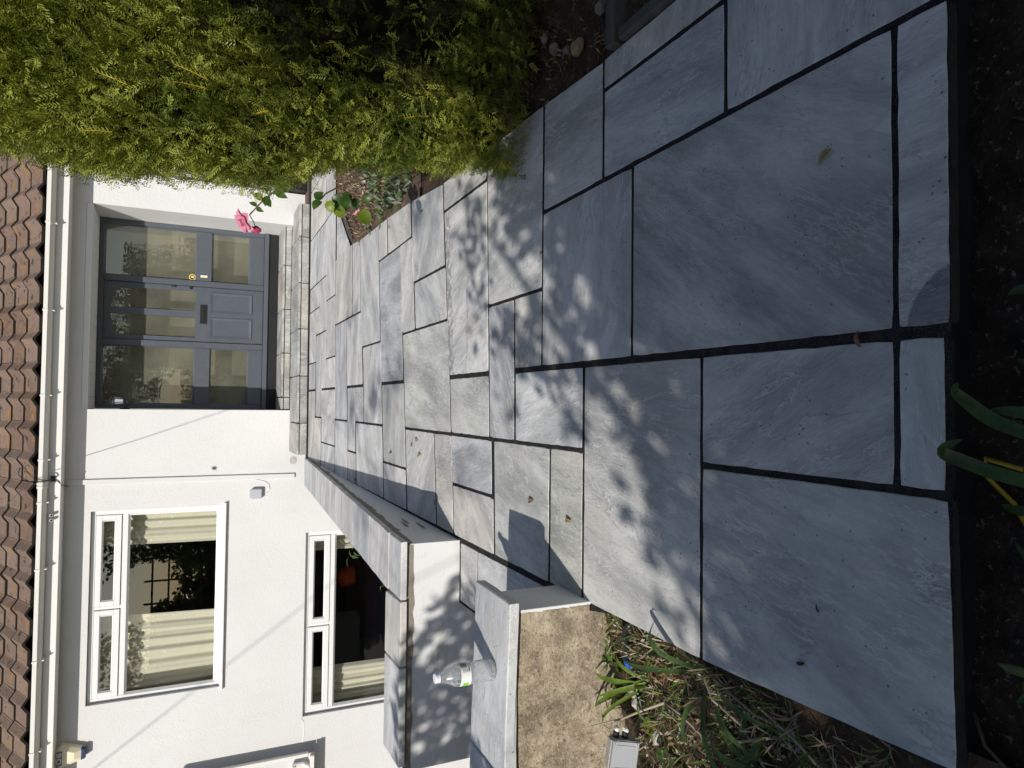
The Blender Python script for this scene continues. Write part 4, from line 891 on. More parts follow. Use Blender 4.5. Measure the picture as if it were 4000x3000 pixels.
def hedge_points(n, face):
    if face == 'front':
        z = rng.random(n)*2.45+.045; x = left_x(z) + (rng.random(n)**1.25)*2.0
        lump = .028*np.sin(x*7+z*3)+.022*np.sin(z*8-x*5)
        y = 2.43 + lump + .30*np.clip((z-1.2), -.2, 0) + .07*np.clip(.25-z, 0, 1) + .10*np.exp(-((x-left_x(z))/.10)**2)
        # made-up hollow, thinned out to imitate a dark blur over the hedge
        h = ((x-1.46)/.34)**2 + ((z-.74)/.42)**2
        keep = (h > 1) | (rng.random(n) < .18); y = y + np.where(h < 1, .16*(1-h), 0)
        nrm = np.stack([-.25+0*x, -1+0*x, .1+0*x], 1)
        return np.stack([x, y, z], 1)[keep], nrm[keep]
    z = rng.random(n)*2.45+.03; y = 2.45 + rng.random(n)*1.1; x = left_x(z) + .03*np.sin(y*9+z*6) + .33*(y-2.45)
    return np.stack([x, y, z], 1), np.stack([-1+0*x, -.2+0*x, .1+0*x], 1)
allP, allN = [], []
for face, cnt in (('front', 17000), ('left', 6500)):
    for depth in (0, .055):
        p, nn = hedge_points(cnt if depth == 0 else int(cnt*.7), face); p = p - norm(nn)*depth*1.0 + rng.normal(0, .018, p.shape)
        allP.append(p); allN.append(nn)
P = np.concatenate(allP); Nn = norm(np.concatenate(allN)); n = len(P)
Dv = norm(Nn*.75 + np.array([0, 0, .55]) + rng.normal(0, .42, (n, 3)))
S = norm(np.cross(Dv, norm(np.array([0, 0, 1.0]) + rng.normal(0, .45, (n, 3)))))
L = .038+.034*rng.random(n)
V, F, cnt = sprays(P - Dv*.04, Dv, S, L, 7, .0185, .0019, .22)
cl = np.array([mnoise.noise(Vector((p[0]*5, p[1]*5, p[2]*5))) for p in P]); g_ = (rng.random(n)*.8 + cl*.9 < .26)
mi = np.repeat(g_.astype(np.int32), 14)
kind(np_mesh('foliage', V, F, [M['yew1'], M['yew2']], mi, hedge), 'stuff')
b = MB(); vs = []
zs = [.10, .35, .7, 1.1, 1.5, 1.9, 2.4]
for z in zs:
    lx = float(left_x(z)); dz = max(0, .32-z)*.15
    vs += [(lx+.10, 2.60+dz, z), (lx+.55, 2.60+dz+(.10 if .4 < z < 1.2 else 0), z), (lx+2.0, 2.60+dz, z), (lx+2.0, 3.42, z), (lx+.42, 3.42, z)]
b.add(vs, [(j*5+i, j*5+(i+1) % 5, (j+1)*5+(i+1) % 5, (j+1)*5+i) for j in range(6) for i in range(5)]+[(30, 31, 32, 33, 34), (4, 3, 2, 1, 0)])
b.build('dark_core', M['yew_core'], hedge)  # solid near-black block in place of the shaded hedge interior
for i in range(7):
    b = MB(); x = 1.15+i*.22; b.tube([(x, 2.9, -.1), (x+.02, 2.85, .12)], .022, 6); b.build('trunk', M['bark'], hedge)
# long yellow summer shoots
for i in range(20):
    z = R.uniform(.25, 1.72) if i < 14 else R.uniform(.95, 1.75); x = float(left_x(z)) + R.uniform(.02, .62); y = 2.40+.028*math.sin(x*7+z*3)+.022*math.sin(z*8-x*5)
    if ((x-1.46)/.34)**2+((z-.74)/.42)**2 < 1.1: continue
    L_ = R.uniform(.05, .12); a = Vector((x, y+R.uniform(.0, .05), z)); t = a + Vector((R.uniform(-.03, .03), R.uniform(-.03, .01), L_))
    b = MB(); b.tube([a, a.lerp(t, .5)+Vector((0, -.006, 0)), t], [.0017, .0016, .0009], 5); b.cur = 1
    for j in range(16):
        q = (j+.5)/16; p = a.lerp(t, q); sg = 1 if j % 2 else -1; d = Vector((sg*.7, -.35, .55)).normalized()*.017
        b.add([p, p+d*.5+Vector((0, 0, .0018)), p+d, p+d*.5-Vector((0, 0, .0018))], [(0, 1, 2, 3)])
    b.build('shoot', [M['yewstem'], M['yew1']], hedge)

# ------------------------------------------------------------------ rose and ivy beyond the hedge
rose = thing('rose_bush', 'pink rose with leafy stem leaning out from behind the hedge towards the door', 'rose', (1.1, 3.5, 0))
tip = Vector((.868, 3.40, .985)); stem = [Vector((1.35, 3.6, .0)), Vector((1.25, 3.5, .45)), Vector((1.10, 3.42, .74)), Vector((1.02, 3.40, .85)), Vector((.94, 3.40, .93)), tip]
b = MB(); b.tube(stem, [.007, .006, .005, .004, .0035, .003], 6); b.build('stem', M['stem'], rose, smooth=True)
bl = Vector((.832, 3.395, 1.012)); ax = Vector((-.45, -.25, .72)).normalized()
fl = MB(); fl.rock(bl+ax*.004, .014, 2, 2, 1); bloom = fl.build('bloom', M['pink'], rose, smooth=True, origin=tuple(bl))
def petal(c, ax, an, R0, Lp, open_, mat, parent):
    a = ax.orthogonal().normalized(); bq = ax.cross(a); out = a*math.cos(an)+bq*math.sin(an); side = ax.cross(out)
    b = MB(); vs = []; nu, nv = 5, 4
    for i in range(nv+1):
        q = i/nv
        for j in range(nu+1):
            s_ = (j/nu-.5)*2; wdt = R0*math.sin(math.pi*(.12+.80*q))**.7
            rad = .006 + Lp*q*math.sin(open_)*(1+.25*q); hgt = Lp*q*math.cos(open_) - .30*Lp*q*q*math.sin(open_)
            vs.append(c + out*(rad - .22*wdt*s_*s_*(1-q*.6)) + side*wdt*s_ + ax*(hgt + .10*Lp*s_*s_*q + .04*Lp*math.sin(s_*5+an)*q))
    b.add(vs, [(i*(nu+1)+j, i*(nu+1)+j+1, (i+1)*(nu+1)+j+1, (i+1)*(nu+1)+j) for i in range(nv) for j in range(nu)])
    b.build('petal', M[mat], parent, smooth=True, origin=tuple(bl))
for i in range(4): petal(bl, ax, i*1.57+.3, .017, .026, .35, 'pink', bloom)
for i in range(6): petal(bl, ax, i*1.047, .026, .040, 1.05+.12*(i % 2), 'pink', bloom)
for i in range(5): petal(bl, ax, i*1.257+.5, .026, .044, 1.50, 'pink', bloom)
b = MB(); b.rock((.800, 3.40, .955), .020, 5, 2, 1.15); b.rock((.800, 3.392, .962), .015, 8, 2, 1.3); b.build('rosebud', M['pinkdeep'], rose, smooth=True)
b = MB(); b.tube([(.868, 3.40, .985), (.835, 3.40, .965), (.812, 3.40, .958)], .0022, 5); b.build('bud_stalk', M['stem'], rose)
for i, (x, z, dx, dz, L_) in enumerate([(.985, .885, .02, -.05, .062), (.965, .905, -.055, .015, .058), (1.01, .86, .055, .035, .060), (.945, .93, .03, .05, .050), (.95, .92, -.05, -.03, .052), (.99, .87, -.025, -.055, .055), (1.03, .84, .045, -.02, .050), (1.03, .84, -.03, -.05, .046), (.91, .955, .02, .045, .036), (.90, .955, -.02, -.035, .036), (1.05, .82, -.05, .0, .050), (1.06, .80, .02, -.055, .048), (1.00, .865, .05, -.01, .05), (.975, .895, .055, .02, .045)]):
    v = Vector((dx, R.uniform(-.03, .01), dz)).normalized()*L_*1.05; p = Vector((x, 3.40+R.uniform(-.02, .015), z))
    b = MB(); b.leaf(p, p+v, L_*.66, Vector((R.uniform(-.5, .3), -1, R.uniform(-.1, .7))), 5, .16, .12); b.build('leaf', M['leaf'], rose, smooth=True)
ivy = thing('ivy_shoots', 'trailing ivy and broad green leaves hanging over the triangular flower bed', 'climber', (1.05, 3.45, .5))
b = MB(); b.tube([(1.25, 3.55, .1), (1.16, 3.5, .40), (1.08, 3.45, .56), (1.02, 3.42, .64), (.99, 3.41, .66)], .004, 5); b.tube([(1.15, 3.5, .30), (1.08, 3.46, .45), (1.0, 3.43, .42)], .003, 5); b.build('stem', M['stem'], ivy)
for i, (x, z, dx, dz, L_, mt) in enumerate([(.985, .625, -.06, -.02, .060, 'leaf_lime'), (.965, .585, -.05, -.035, .070, 'leaf_lime'), (.985, .59, -.03, -.06, .07, 'leaf'), (1.01, .56, -.05, -.03, .07, 'leaf'), (1.02, .60, -.03, -.04, .06, 'leaf'), (.985, .66, -.04, .03, .06, 'leaf'), (1.03, .655, -.05, .03, .06, 'leaf'), (.955, .47, -.06, -.035, .085, 'leaf_lime'), (1.02, .50, -.05, -.02, .06, 'leaf'), (1.04, .53, -.045, .015, .06, 'leaf'), (1.04, .45, -.05, -.02, .055, 'leaf'), (1.0, .655, .0, .05, .05, 'leaf')]):
    v = Vector((dx, R.uniform(-.02, .02), dz)).normalized()*L_; p = Vector((x, 3.42+R.uniform(-.02, .02), z))
    b = MB(); b.leaf(p, p+v, L_*.82, Vector((R.uniform(-.4, .4), -1, R.uniform(0, .8))), 5, .14, .10, .8); b.build('leaf', M[mt], ivy, smooth=True)

# ------------------------------------------------------------------ small plants in the corner bed (one mass) + pink fallen blooms
def tufts(name, pts, mats, n, L, wd, spread, parent=None, flat=.4):
    V = []; F = []; mi = []
    for (x, y, z) in pts:
        for j in range(n):
            an = R.uniform(0, 6.283); el = R.uniform(flat, 1.3); d = Vector((math.cos(an)*math.cos(el), math.sin(an)*math.cos(el), math.sin(el)))
            p = Vector((x+R.uniform(-spread, spread), y+R.uniform(-spread, spread), z)); l = L*R.uniform(.6, 1.2); s_ = d.cross(Vector((0, 0, 1))).normalized()*wd
            o = len(V); V += [p, p+d*l*.5+s_, p+d*l-Vector((0, 0, l*.15)), p+d*l*.5-s_]; F.append((o, o+1, o+2, o+3)); mi.append(R.randrange(len(mats)))
    return kind(np_mesh(name, np.array([tuple(v) for v in V]), np.array(F), mats, np.array(mi), parent), 'stuff')
def bed_pt(y0, y1, x1=2.2):
    while True:
        y = R.uniform(y0, y1); x = R.uniform(1.2, x1)
        lo = right_edge(y)+.02 if y < 5.9 else 1.4+(y-5.9)*.82
        if x > lo+.02: return (x, y, -.01)
o = tufts('bed_plants', [bed_pt(4.2, 5.5) for _ in range(90)], [M['silver'], M['weed'], M['silver'], M['leaf']], 16, .075, .012, .05); tag(o, 'low silvery and green ground plants filling the flower bed behind the hedge', 'ground cover')
o = tufts('bed_litter', [bed_pt(4.6, 6.9) for _ in range(260)], [M['straw'], M['deadleaf'], M['debris'], M['straw_pale']], 9, .05, .004, .06, None, .02); tag(o, 'dry reddish brown litter covering the soil of the triangular bed', 'litter')
for i, (x, y, lab) in enumerate([(1.55, 5.50, 'fallen pale pink rose petals on the brown bed beside the large lime leaf'), (1.66, 5.28, 'fallen pink bloom lying near the hedge on the silvery plants')]):
    b = MB()
    for j in range(7):
        p = Vector((x+R.uniform(-.05, .05), y+R.uniform(-.07, .07), .03+R.uniform(0, .02))); b.leaf(p, p+Vector((R.uniform(-.04, .04), R.uniform(-.04, .04), .012)), .03, (R.uniform(-.3, .3), -.5, 1), 3, .2, .15)
    tag(b.build('fallen_bloom', M['pink']), lab, 'petals', 'fallen rose petals in the flower bed')

# ------------------------------------------------------------------ shrub by the lower window
sh = thing('buddleia_shrub', 'leggy green shrub with narrow leaves growing up beside the lower window', 'shrub', (-1.35, 6.0, -2.4))
b = MB()
sp_ = [[(-1.5, 6.2, -2.4), (-1.42, 6.1, -1.0), (-1.40, 6.0, -.25)], [(-1.3, 6.1, -2.4), (-1.28, 6.0, -.9), (-1.29, 5.9, -.03)], [(-1.7, 6.1, -2.4), (-1.62, 6.0, -1.2), (-1.58, 5.95, -.32)], [(-1.2, 6.2, -2.4), (-1.15, 6.1, -.9), (-1.20, 6.0, .0)]]
for q in sp_: b.tube(q, [.02, .012, .005], 6)
b.build('stem', M['bark'], sh)
for q in sp_:
    t0 = Vector(q[2]); b0 = Vector(q[1])
    for j in range(22):
        p = b0.lerp(t0, R.uniform(.35, 1.02)); an = R.uniform(0, 6.28); v = Vector((math.cos(an), math.sin(an), R.uniform(-.3, .5))).normalized()*R.uniform(.07, .12)
        b = MB(); b.leaf(p, p+v, .022, (0, 0, 1), 4, .2, .1); b.build('leaf', M['weed'], sh)

# ------------------------------------------------------------------ weeds, grasses and stalks on the left bank
def blade(b, base, tip, h, wd, n=7, droop=0.0, twist=0.0):
    bp, tp = Vector(base), Vector(tip); pts = []
    for i in range(n+1):
        q = i/n; p = bp.lerp(tp, q); p.z += h*math.sin(math.pi*min(1, q*1.0))*.95; pts.append(p)
    ws = [wd*(.55+.45*math.sin(math.pi*min(.9, .15+q*.75)))*(1-q**4)+.0004 for q in [i/n for i in range(n+1)]]
    b.ribbon(pts, ws, (0, 0, 1), .22, twist)
st = thing('strap_leaf_plant', 'bright lime green strap leaved plant beside the blue taped cable', 'plant', (-.86, 1.79, -.10))
for (t, h, wd) in [((-.885, 2.00, -.03), .04, .017), ((-.79, 1.885, -.04), .03, .016), ((-1.02, 2.03, -.05), .05, .017), ((-1.08, 1.98, -.09), .10, .012), ((-.80, 1.70, -.02), .05, .014), ((-.93, 1.92, .01), .02, .015), ((-.95, 1.72, -.06), .05, .012)]:
    b = MB(); blade(b, (-.86+R.uniform(-.012, .012), 1.79, -.105), t, h, wd); b.build('leaf', M['grassy'], st, smooth=True)
st2 = thing('strap_leaf_plant', 'dark green arching strap leaves leaning over the edge of the long slab', 'plant', (-.71, 1.48, -.08))
for (bs, t, h, wd) in [((-.705, 1.47, -.075), (-.585, 1.60, .01), .10, .020), ((-.72, 1.50, -.08), (-.80, 1.86, -.05), .06, .014), ((-.74, 1.46, -.085), (-.86, 1.30, -.07), .05, .022), ((-.75, 1.50, -.085), (-1.02, 1.36, -.10), .07, .022), ((-.76, 1.52, -.09), (-.98, 1.58, -.09), .05, .018), ((-.72, 1.46, -.08), (-.75, 1.20, -.05), .05, .018)]:
    b = MB(); blade(b, bs, t, h, wd, 9); b.build('leaf', M['strap'], st2, smooth=True)
st3 = thing('strap_leaf_plant', 'grey green broad leaf tuft in the dim weeds at the picture corner', 'plant', (-.92, 1.35, -.12))
for j in range(9):
    an = j*.72; b = MB(); blade(b, (-.92, 1.35, -.12), (-.92+.19*math.cos(an), 1.35+.17*math.sin(an), -.11), .05, .022, 7); b.build('leaf', M['strap'], st3, smooth=True)
stk = thing('dry_stalk', 'long bleached stalk lying over the weeds towards the cable box', 'stalk', (-1.0, 1.9, -.1))
b = MB(); b.tube([(-1.01, 1.90, .04), (-.97, 1.83, -.03), (-.92, 1.76, -.06), (-.865, 1.67, -.07)], [.0025, .0035, .0042, .004], 6); b.tube([(-.865, 1.67, -.07), (-.87, 1.60, -.07), (-.90, 1.53, -.085), (-.96, 1.50, -.09)], [.0035, .003, .003, .002], 6); b.build('stem', M['straw_pale'], stk, smooth=True)
stk2 = thing('dry_stalk', 'curved grey dead stalks tangled beside the dark strap leaves', 'stalk', (-.75, 1.4, -.07))
b = MB()
for q in ([(-.70, 1.49, -.06), (-.72, 1.40, -.05), (-.75, 1.30, -.06), (-.74, 1.18, -.06)], [(-.71, 1.50, -.06), (-.76, 1.43, -.04), (-.80, 1.36, -.07), (-.90, 1.30, -.1)], [(-.72, 1.28, -.05), (-.75, 1.17, -.05), (-.80, 1.10, -.07)], [(-.86, 1.46, -.09), (-.84, 1.36, -.06), (-.80, 1.28, -.08)]): b.tube(q, .0035, 5)
b.build('stem', M['straw_pale'], stk2)
def weed(x, y, n, r, lab, mat='weed'):
    z = left_soil(x, y); t = thing('weed', lab, 'weed', (x, y, z), 'small leafy weeds on the bank')
    for j in range(n):
        an = j*6.283/n+R.uniform(-.3, .3); l = r*R.uniform(.7, 1.1); p = Vector((x+.012*math.cos(an), y+.012*math.sin(an), z+.035)); v = Vector((math.cos(an), math.sin(an), .15))*l
        b = MB(); b.leaf(p, p+v, l*.75, (0, 0, 1), 4, .12, .12, .8, .06); b.build('leaf', M[mat], t, smooth=True)
    b = MB(); b.tube([(x, y, z-.02), (x, y, z+.036)], .002, 5); b.build('stem', M['stem'], t)
weed(-.775, 1.93, 5, .022, 'tiny round leaved weed at the foot of the brown wall nearest the path')
weed(-.835, 1.925, 6, .030, 'crinkled bright green weed just above the blue tape')
weed(-.845, 1.965, 4, .026, 'dark leaved seedling close against the brown wall face', 'leaf')
weed(-.955, 1.955, 5, .024, 'pale lime weed between the strap leaves and the wall', 'leaf_lime')
weed(-1.06, 1.72, 6, .036, 'broad lobed weed in front of the cable box', 'leaf')
weed(-1.10, 1.66, 6, .042, 'largest scalloped weed at the picture edge below the cable box')
weed(-.99, 1.78, 5, .020, 'small clover like weed by the cable box gland', 'leaf_lime')
weed(-.685, 1.905, 4, .016, 'sprig of yellow green weed under the slab corner by the wall', 'leaf_lime')
weed(-1.15, 1.52, 6, .040, 'shaded broad leaved weed far from the path in the corner', 'leaf')
pts = [(x, y, left_soil(x, y)) for x, y in ((-.66-abs(R.gauss(0, .22))-.02, R.uniform(.9, 1.92)) for _ in range(330))]
o = tufts('bank_weeds', pts, [M['grassy'], M['straw'], M['straw'], M['strap'], M['weed'], M['straw_pale']], 5, .075, .0022, .02, None, .05); tag(o, 'tangle of fine grass and straw covering the soil bank left of the path', 'grass')
pts = [(x, y, left_soil(x, y)) for x, y in ((R.uniform(-1.3, -.68), R.uniform(1.2, 1.9)) for _ in range(260))]
o = tufts('bank_litter', pts, [M['deadleaf'], M['straw'], M['deaddark'], M['rubble']], 6, .022, .005, .03, None, -.1); tag(o, 'brown leaf crumbs and grit scattered on the left soil bank', 'litter')
fe = MB()
for j in range(60):
    p = Vector((-.775+R.gauss(0, .03), 1.68+R.gauss(0, .05), -.075)); d = Vector((R.uniform(-1, 1), R.uniform(-1, 1), R.uniform(0, .6))).normalized()*R.uniform(.015, .035); s_ = d.cross(Vector((0, 0, 1))).normalized()*.002
    fe.add([p, p+d*.5+s_, p+d, p+d*.5-s_], [(0, 1, 2, 3)])
tag(kind(fe.build('dead_fern', M['rust']), 'stuff'), 'rust coloured clump of dead fern between the weeds and the long slab', 'dead plant')

# ------------------------------------------------------------------ plants in the dark front bed
fp = thing('strap_leaf_plant', 'dark green strap leaves with curled tips reaching over the front slab', 'plant', (-.05, .60, -.10))
def poly_leaf(pts, wd, parent, mat='strap'):
    pts = [Vector(p) for p in pts]; out = []
    for i in range(len(pts)-1):
        for j in range(4):
            t = j/4; p0, p1, p2, p3 = pts[max(i-1, 0)], pts[i], pts[i+1], pts[min(i+2, len(pts)-1)]
            out.append(.5*((2*p1)+(p2-p0)*t+(2*p0-5*p1+4*p2-p3)*t*t+(3*p1-p0-3*p2+p3)*t**3))
    out.append(pts[-1]); n = len(out); ws = [wd*(.7+.3*math.sin(math.pi*min(.8, i/n)))*(1-(i/(n-1))**5)+.0006 for i in range(n)]
    b = MB(); b.ribbon(out, ws, (0, -.35, 1), .20); b.build('leaf', M[mat], parent, smooth=True)
poly_leaf([(-.05, .56, -.10), (-.045, .60, .02), (-.02, .665, .055), (.012, .715, .050), (.032, .748, .032), (.046, .752, .018)], .022, fp)
poly_leaf([(-.12, .56, -.10), (-.115, .60, .02), (-.100, .66, .06), (-.082, .72, .062), (-.072, .757, .050), (-.058, .755, .034), (-.050, .735, .034)], .022, fp)
poly_leaf([(-.02, .55, -.10), (-.01, .59, .0), (-.003, .64, .045), (.000, .685, .045)], .021, fp)
poly_leaf([(-.14, .57, -.10), (-.16, .62, -.03), (-.165, .69, -.04), (-.162, .73, -.06)], .018, fp)
poly_leaf([(.02, .55, -.10), (.03, .58, -.02), (.035, .61, .02)], .024, fp)
fp2 = thing('strap_leaf_plant', 'green leafy tuft at the lower picture edge in the dark front bed', 'plant', (.12, .62, -.10))
for q, wd in (([(.11, .60, -.1), (.13, .63, -.04), (.16, .66, -.03)], .02), ([(.11, .60, -.1), (.09, .63, -.04), (.07, .67, -.05)], .018), ([(.12, .58, -.1), (.15, .60, -.02), (.19, .62, -.01)], .022), ([(.12, .6, -.1), (.10, .59, -.02), (.08, .62, .0)], .02), ([(.13, .62, -.1), (.16, .64, -.07), (.20, .65, -.08)], .016)): poly_leaf(q, wd, fp2)
for q, wd in (([(.16, .60, -.1), (.19, .64, -.05), (.20, .68, -.04), (.195, .71, -.05)], .018), ([(.10, .60, -.1), (.075, .655, -.05), (.085, .70, -.055)], .016), ([(.20, .58, -.1), (.24, .62, -.04), (.30, .65, -.05)], .02)): poly_leaf(q, wd, fp2)
fp4 = thing('strap_leaf_plant', 'sparse thin green blades in the near flower bed under the bent yellow stalk', 'plant', (-.28, .63, -.1))
for q, wd in (([(-.27, .60, -.1), (-.26, .66, -.05), (-.22, .71, -.06)], .012), ([(-.29, .60, -.1), (-.31, .66, -.05), (-.36, .70, -.07)], .012), ([(-.28, .59, -.1), (-.285, .64, -.02), (-.29, .68, -.02)], .014), ([(-.20, .58, -.1), (-.195, .63, -.04), (-.18, .68, -.05)], .013)): poly_leaf(q, wd, fp4)
fp3 = thing('strap_leaf_plant', 'cut leaf stumps and thin blades in the front bed below the big slab', 'plant', (-.44, .66, -.1))
for q, wd in (([(-.44, .66, -.1), (-.43, .69, -.05), (-.42, .715, -.02)], .018), ([(-.46, .64, -.1), (-.46, .68, -.06), (-.50, .72, -.08)], .012), ([(-.52, .60, -.1), (-.50, .66, -.05), (-.45, .70, -.06)], .016), ([(-.50, .60, -.1), (-.55, .64, -.05), (-.58, .69, -.07)], .016)): poly_leaf(q, wd, fp3)
for q, r, lab in (([(-.10, .70, -.07), (-.085, .755, -.06), (-.12, .76, -.075), (-.16, .72, -.08), (-.235, .685, -.09), (-.243, .66, -.09)], .0042, 'yellow bent stalk lying in the dark soil by the curled leaves'), ([(-.40, .62, -.09), (-.40, .70, -.095)], .008, 'broken straw stub sticking out of the dark front bed'), ([(.47, .64, -.09), (.50, .70, -.085), (.52, .735, -.09), (.45, .75, -.09)], .003, 'thin brown roots lying in the dark bed below the front strip'), ([(-.62, .62, -.08), (-.60, .68, -.02), (-.56, .73, -.01), (-.52, .76, -.03)], .003, 'arching brown stem in the picture corner over the big slab')):
    b = MB(); b.tube(q, r, 6); tag(b.build('dry_stalk', M['yewstem'] if 'yellow' in lab else M['straw'] if 'straw' in lab else M['bark'], smooth=True), lab, 'stalk')
pts = [(R.uniform(-.75, 1.0), R.uniform(.45, .76), -.11) for _ in range(110)]
o = tufts('front_bed_litter', pts, [M['stem'], M['deaddark'], M['bark'], M['bark']], 5, .030, .0016, .03, None, -.1); tag(o, 'thin dead stems and crumbs on the dark soil of the front bed', 'litter')
pts = [(R.uniform(1.17, 2.2), R.uniform(1.87, 2.6), -.02) for _ in range(160)]
o = tufts('hedge_litter', pts, [M['deadleaf'], M['deaddark'], M['straw'], M['bark']], 8, .035, .004, .03, None, -.05); tag(o, 'brown fallen needles and leaves on the soil under the hedge', 'litter')

# ------------------------------------------------------------------ leaves fallen on the paving
GL = 'fallen leaves on the paving'
for (x, y, L_, an, mt, lab) in [(-.37, 2.419, .058, 1.75, 'deadleaf', 'curled orange brown leaf on a streaked slab near the shadow of the low wall'), (-.398, 2.123, .052, 1.5, 'deadyellow', 'curled yellow leaf on the small slab next to the brown wall end'),
    (.586, 2.345, .036, 1.0, 'deadyellow', 'green yellow leaf tip lying in the joint among the sun dapples'), (.529, 1.037, .050, 2.2, 'deadyellow', 'yellow leaf with a black tip on the big diagonal streaked slab'), (.140, .955, .046, .2, 'deadleaf', 'tan leaf stuck in the wide dark joint at the front'),
    (-.418, 1.057, .022, .5, 'deaddark', 'black seed like scrap in the middle of the left front slab'), (-.548, 1.105, .032, 1.9, 'deaddark', 'dark twisted leaf scrap near the left edge of the front slab'), (1.222, 4.66, .045, .4, 'deadyellow', 'small brown leaf on a joint beside the triangular bed'),
    (1.135, 3.90, .055, 1.7, 'deadleaf', 'thin brown leaf on the pale slab at the path edge below the bed'), (-.321, 4.522, .060, 1.4, 'deadleaf', 'reddish leaf on the far slab beside the wall shadow'), (-.206, 3.94, .060, 1.0, 'deadyellow', 'larger yellow brown leaf of the three on the lilac slab'), (-.242, 4.03, .040, .2, 'deaddark', 'tiny dark leaf between two brown ones on the lilac slab'),
    (-.293, 3.885, .065, 1.6, 'deadyellow', 'olive yellow leaf of the three nearest the wall shadow'), (-.615, 5.586, .060, 2.2, 'straw', 'pale straw leaf in the shadow at the wall foot'), (-.527, 3.579, .050, .9, 'deadyellow', 'pale yellow leaf on the edge of the wall shadow')]:
    p = Vector((x, y, .004)); L_ *= .82; v = Vector((math.cos(an), math.sin(an), 0))*L_*.5
    b = MB(); b.leaf(p-v, p+v, L_*.34, (R.uniform(-.2, .2), R.uniform(-.2, .2), 1), 5, .35, .12)
    tag(b.build('fallen_leaf', M[mt], origin=tuple(p)), lab, 'leaf', GL)

# ------------------------------------------------------------------ trees behind the camera (they shade the near slabs and show in the panes)
def leaf_cloud(name, P, size, mats, parent):
    n = len(P); d = norm(rng.normal(0, 1, (n, 3))); s_ = norm(np.cross(d, rng.normal(0, 1, (n, 3)))); l = size*(.7+.6*rng.random(n))[:, None]; wv = l*.30
    nn = np.cross(d, s_)
    V = np.stack([P, P+d*l*.5+s_*wv+nn*l*.06, P+d*l, P+d*l*.5-s_*wv+nn*l*.06], 1).reshape(-1, 3)
    return kind(np_mesh(name, V, np.arange(len(V)).reshape(-1, 4), mats, None, parent), 'stuff')
kx, ky = sd.x/sd.z, sd.y/sd.z                       # ground shift per metre of height
def bound(x): return np.interp(x, [-2.5, -1.3, -.62, -.45, -.17, .07, .45, .80, 1.0, 1.25, 1.6, 2.6], [1.0, 1.20, 1.46, 1.60, 1.80, 1.95, 2.42, 2.74, 2.80, 2.70, 2.85, 3.6])
tree = thing('garden_tree', 'broad leafy garden tree behind the viewer that shades the near paving', 'tree', (-2.9, -5.0, -.3))
pts = []
def cast(gx, gy, z): return (gx - kx*z*-1*-1 if False else gx - (-kx)*-1*0 + 0, 0, 0)
G_ = []
n = 46000                                                       # main mass
gx = rng.uniform(-1.9, 2.7, n); gy = rng.uniform(-1.3, 3.3, n); cl = np.array([mnoise.noise(Vector((a*2.2, c*2.2, 3.3))) for a, c in zip(gx, gy)])
dist = bound(gx) - gy + .20*cl
keep = rng.random(n) < np.clip((dist+.04)/.34, 0, 1)
G_.append(np.stack([gx[keep], gy[keep], np.where(dist[keep] < .55, rng.uniform(2.0, 3.0, keep.sum()), rng.uniform(2.9, 5.2, keep.sum()))], 1))
n = 12000                                                       # extra leaf layer added to close bright gaps in the shade
gx = rng.uniform(-1.8, 2.6, n); gy = rng.uniform(-1.3, 3.0, n); keep = (bound(gx) - gy) > .55
G2 = np.stack([gx[keep], gy[keep], rng.uniform(4.2, 6.0, keep.sum())], 1)
n = 760                                                         # loose twigs past the edge
gx = rng.uniform(-.15, 1.12, n); gy = bound(gx)+np.abs(rng.normal(0, .38, n)); cl = np.array([mnoise.noise(Vector((a*4.5, c*4.5, 8.3))) for a, c in zip(gx, gy)]); keep = cl > .06
G_.append(np.stack([gx[keep], gy[keep], rng.uniform(2.0, 3.2, keep.sum())], 1))
n = 700                                                         # high bough added only to darken part of the hedge
gx = rng.normal(1.95, .24, n); gy = rng.normal(3.25, .30, n); G_.append(np.stack([gx, gy, rng.uniform(3.2, 5.2, n)], 1))
for cx, cy_, nn_, sg in ((.15, 4.55, 60, .16), (.05, 5.1, 50, .14), (-.10, 5.75, 50, .15), (.70, 5.9, 24, .14), (-.55, 4.6, 30, .12), (-.33, 3.2, 26, .10), (1.15, 3.95, 60, .15)):   # wisps far along the path
    G_.append(np.stack([rng.normal(cx, sg*.6, nn_), rng.normal(cy_, sg, nn_), rng.uniform(5.4, 7.5, nn_)], 1))
# low bough over the left that dapples the white garden wall
n = 4200; wx = rng.uniform(-2.3, -.70, n); wz = rng.uniform(-.75, .33, n); edge = -.01 + (-.87-wx)*.90; cl = np.array([mnoise.noise(Vector((a*7, c*7, 1.3))) for a, c in zip(wx, wz)])
keep = rng.random(n) < np.clip((edge - wz + .16*cl + .03)/.16, .0, 1)*np.where(cl > -.42, 1, .12)
t_ = rng.uniform(2.75, 3.15, keep.sum()); LB = np.stack([wx[keep]+t_*SUN_DIR.x/-SUN_DIR.y, 3.2-t_, wz[keep]+t_*SUN_DIR.z/-SUN_DIR.y], 1)
G_ = np.concatenate(G_)
LP = np.stack([G_[:, 0]-kx*-1*0 + (-kx)*0 + G_[:, 2]*SUN_DIR.x/SUN_DIR.z, G_[:, 1]+G_[:, 2]*SUN_DIR.y/SUN_DIR.z, G_[:, 2]], 1)
ok = ~((LP[:, 1] > .1) & (LP[:, 2] < 2.9)); LP = LP[ok]
leaf_cloud('crown_fill', np.stack([G2[:, 0]+G2[:, 2]*SUN_DIR.x/SUN_DIR.z, G2[:, 1]+G2[:, 2]*SUN_DIR.y/SUN_DIR.z, G2[:, 2]], 1), .15, [M['tree_leaf']], tree)
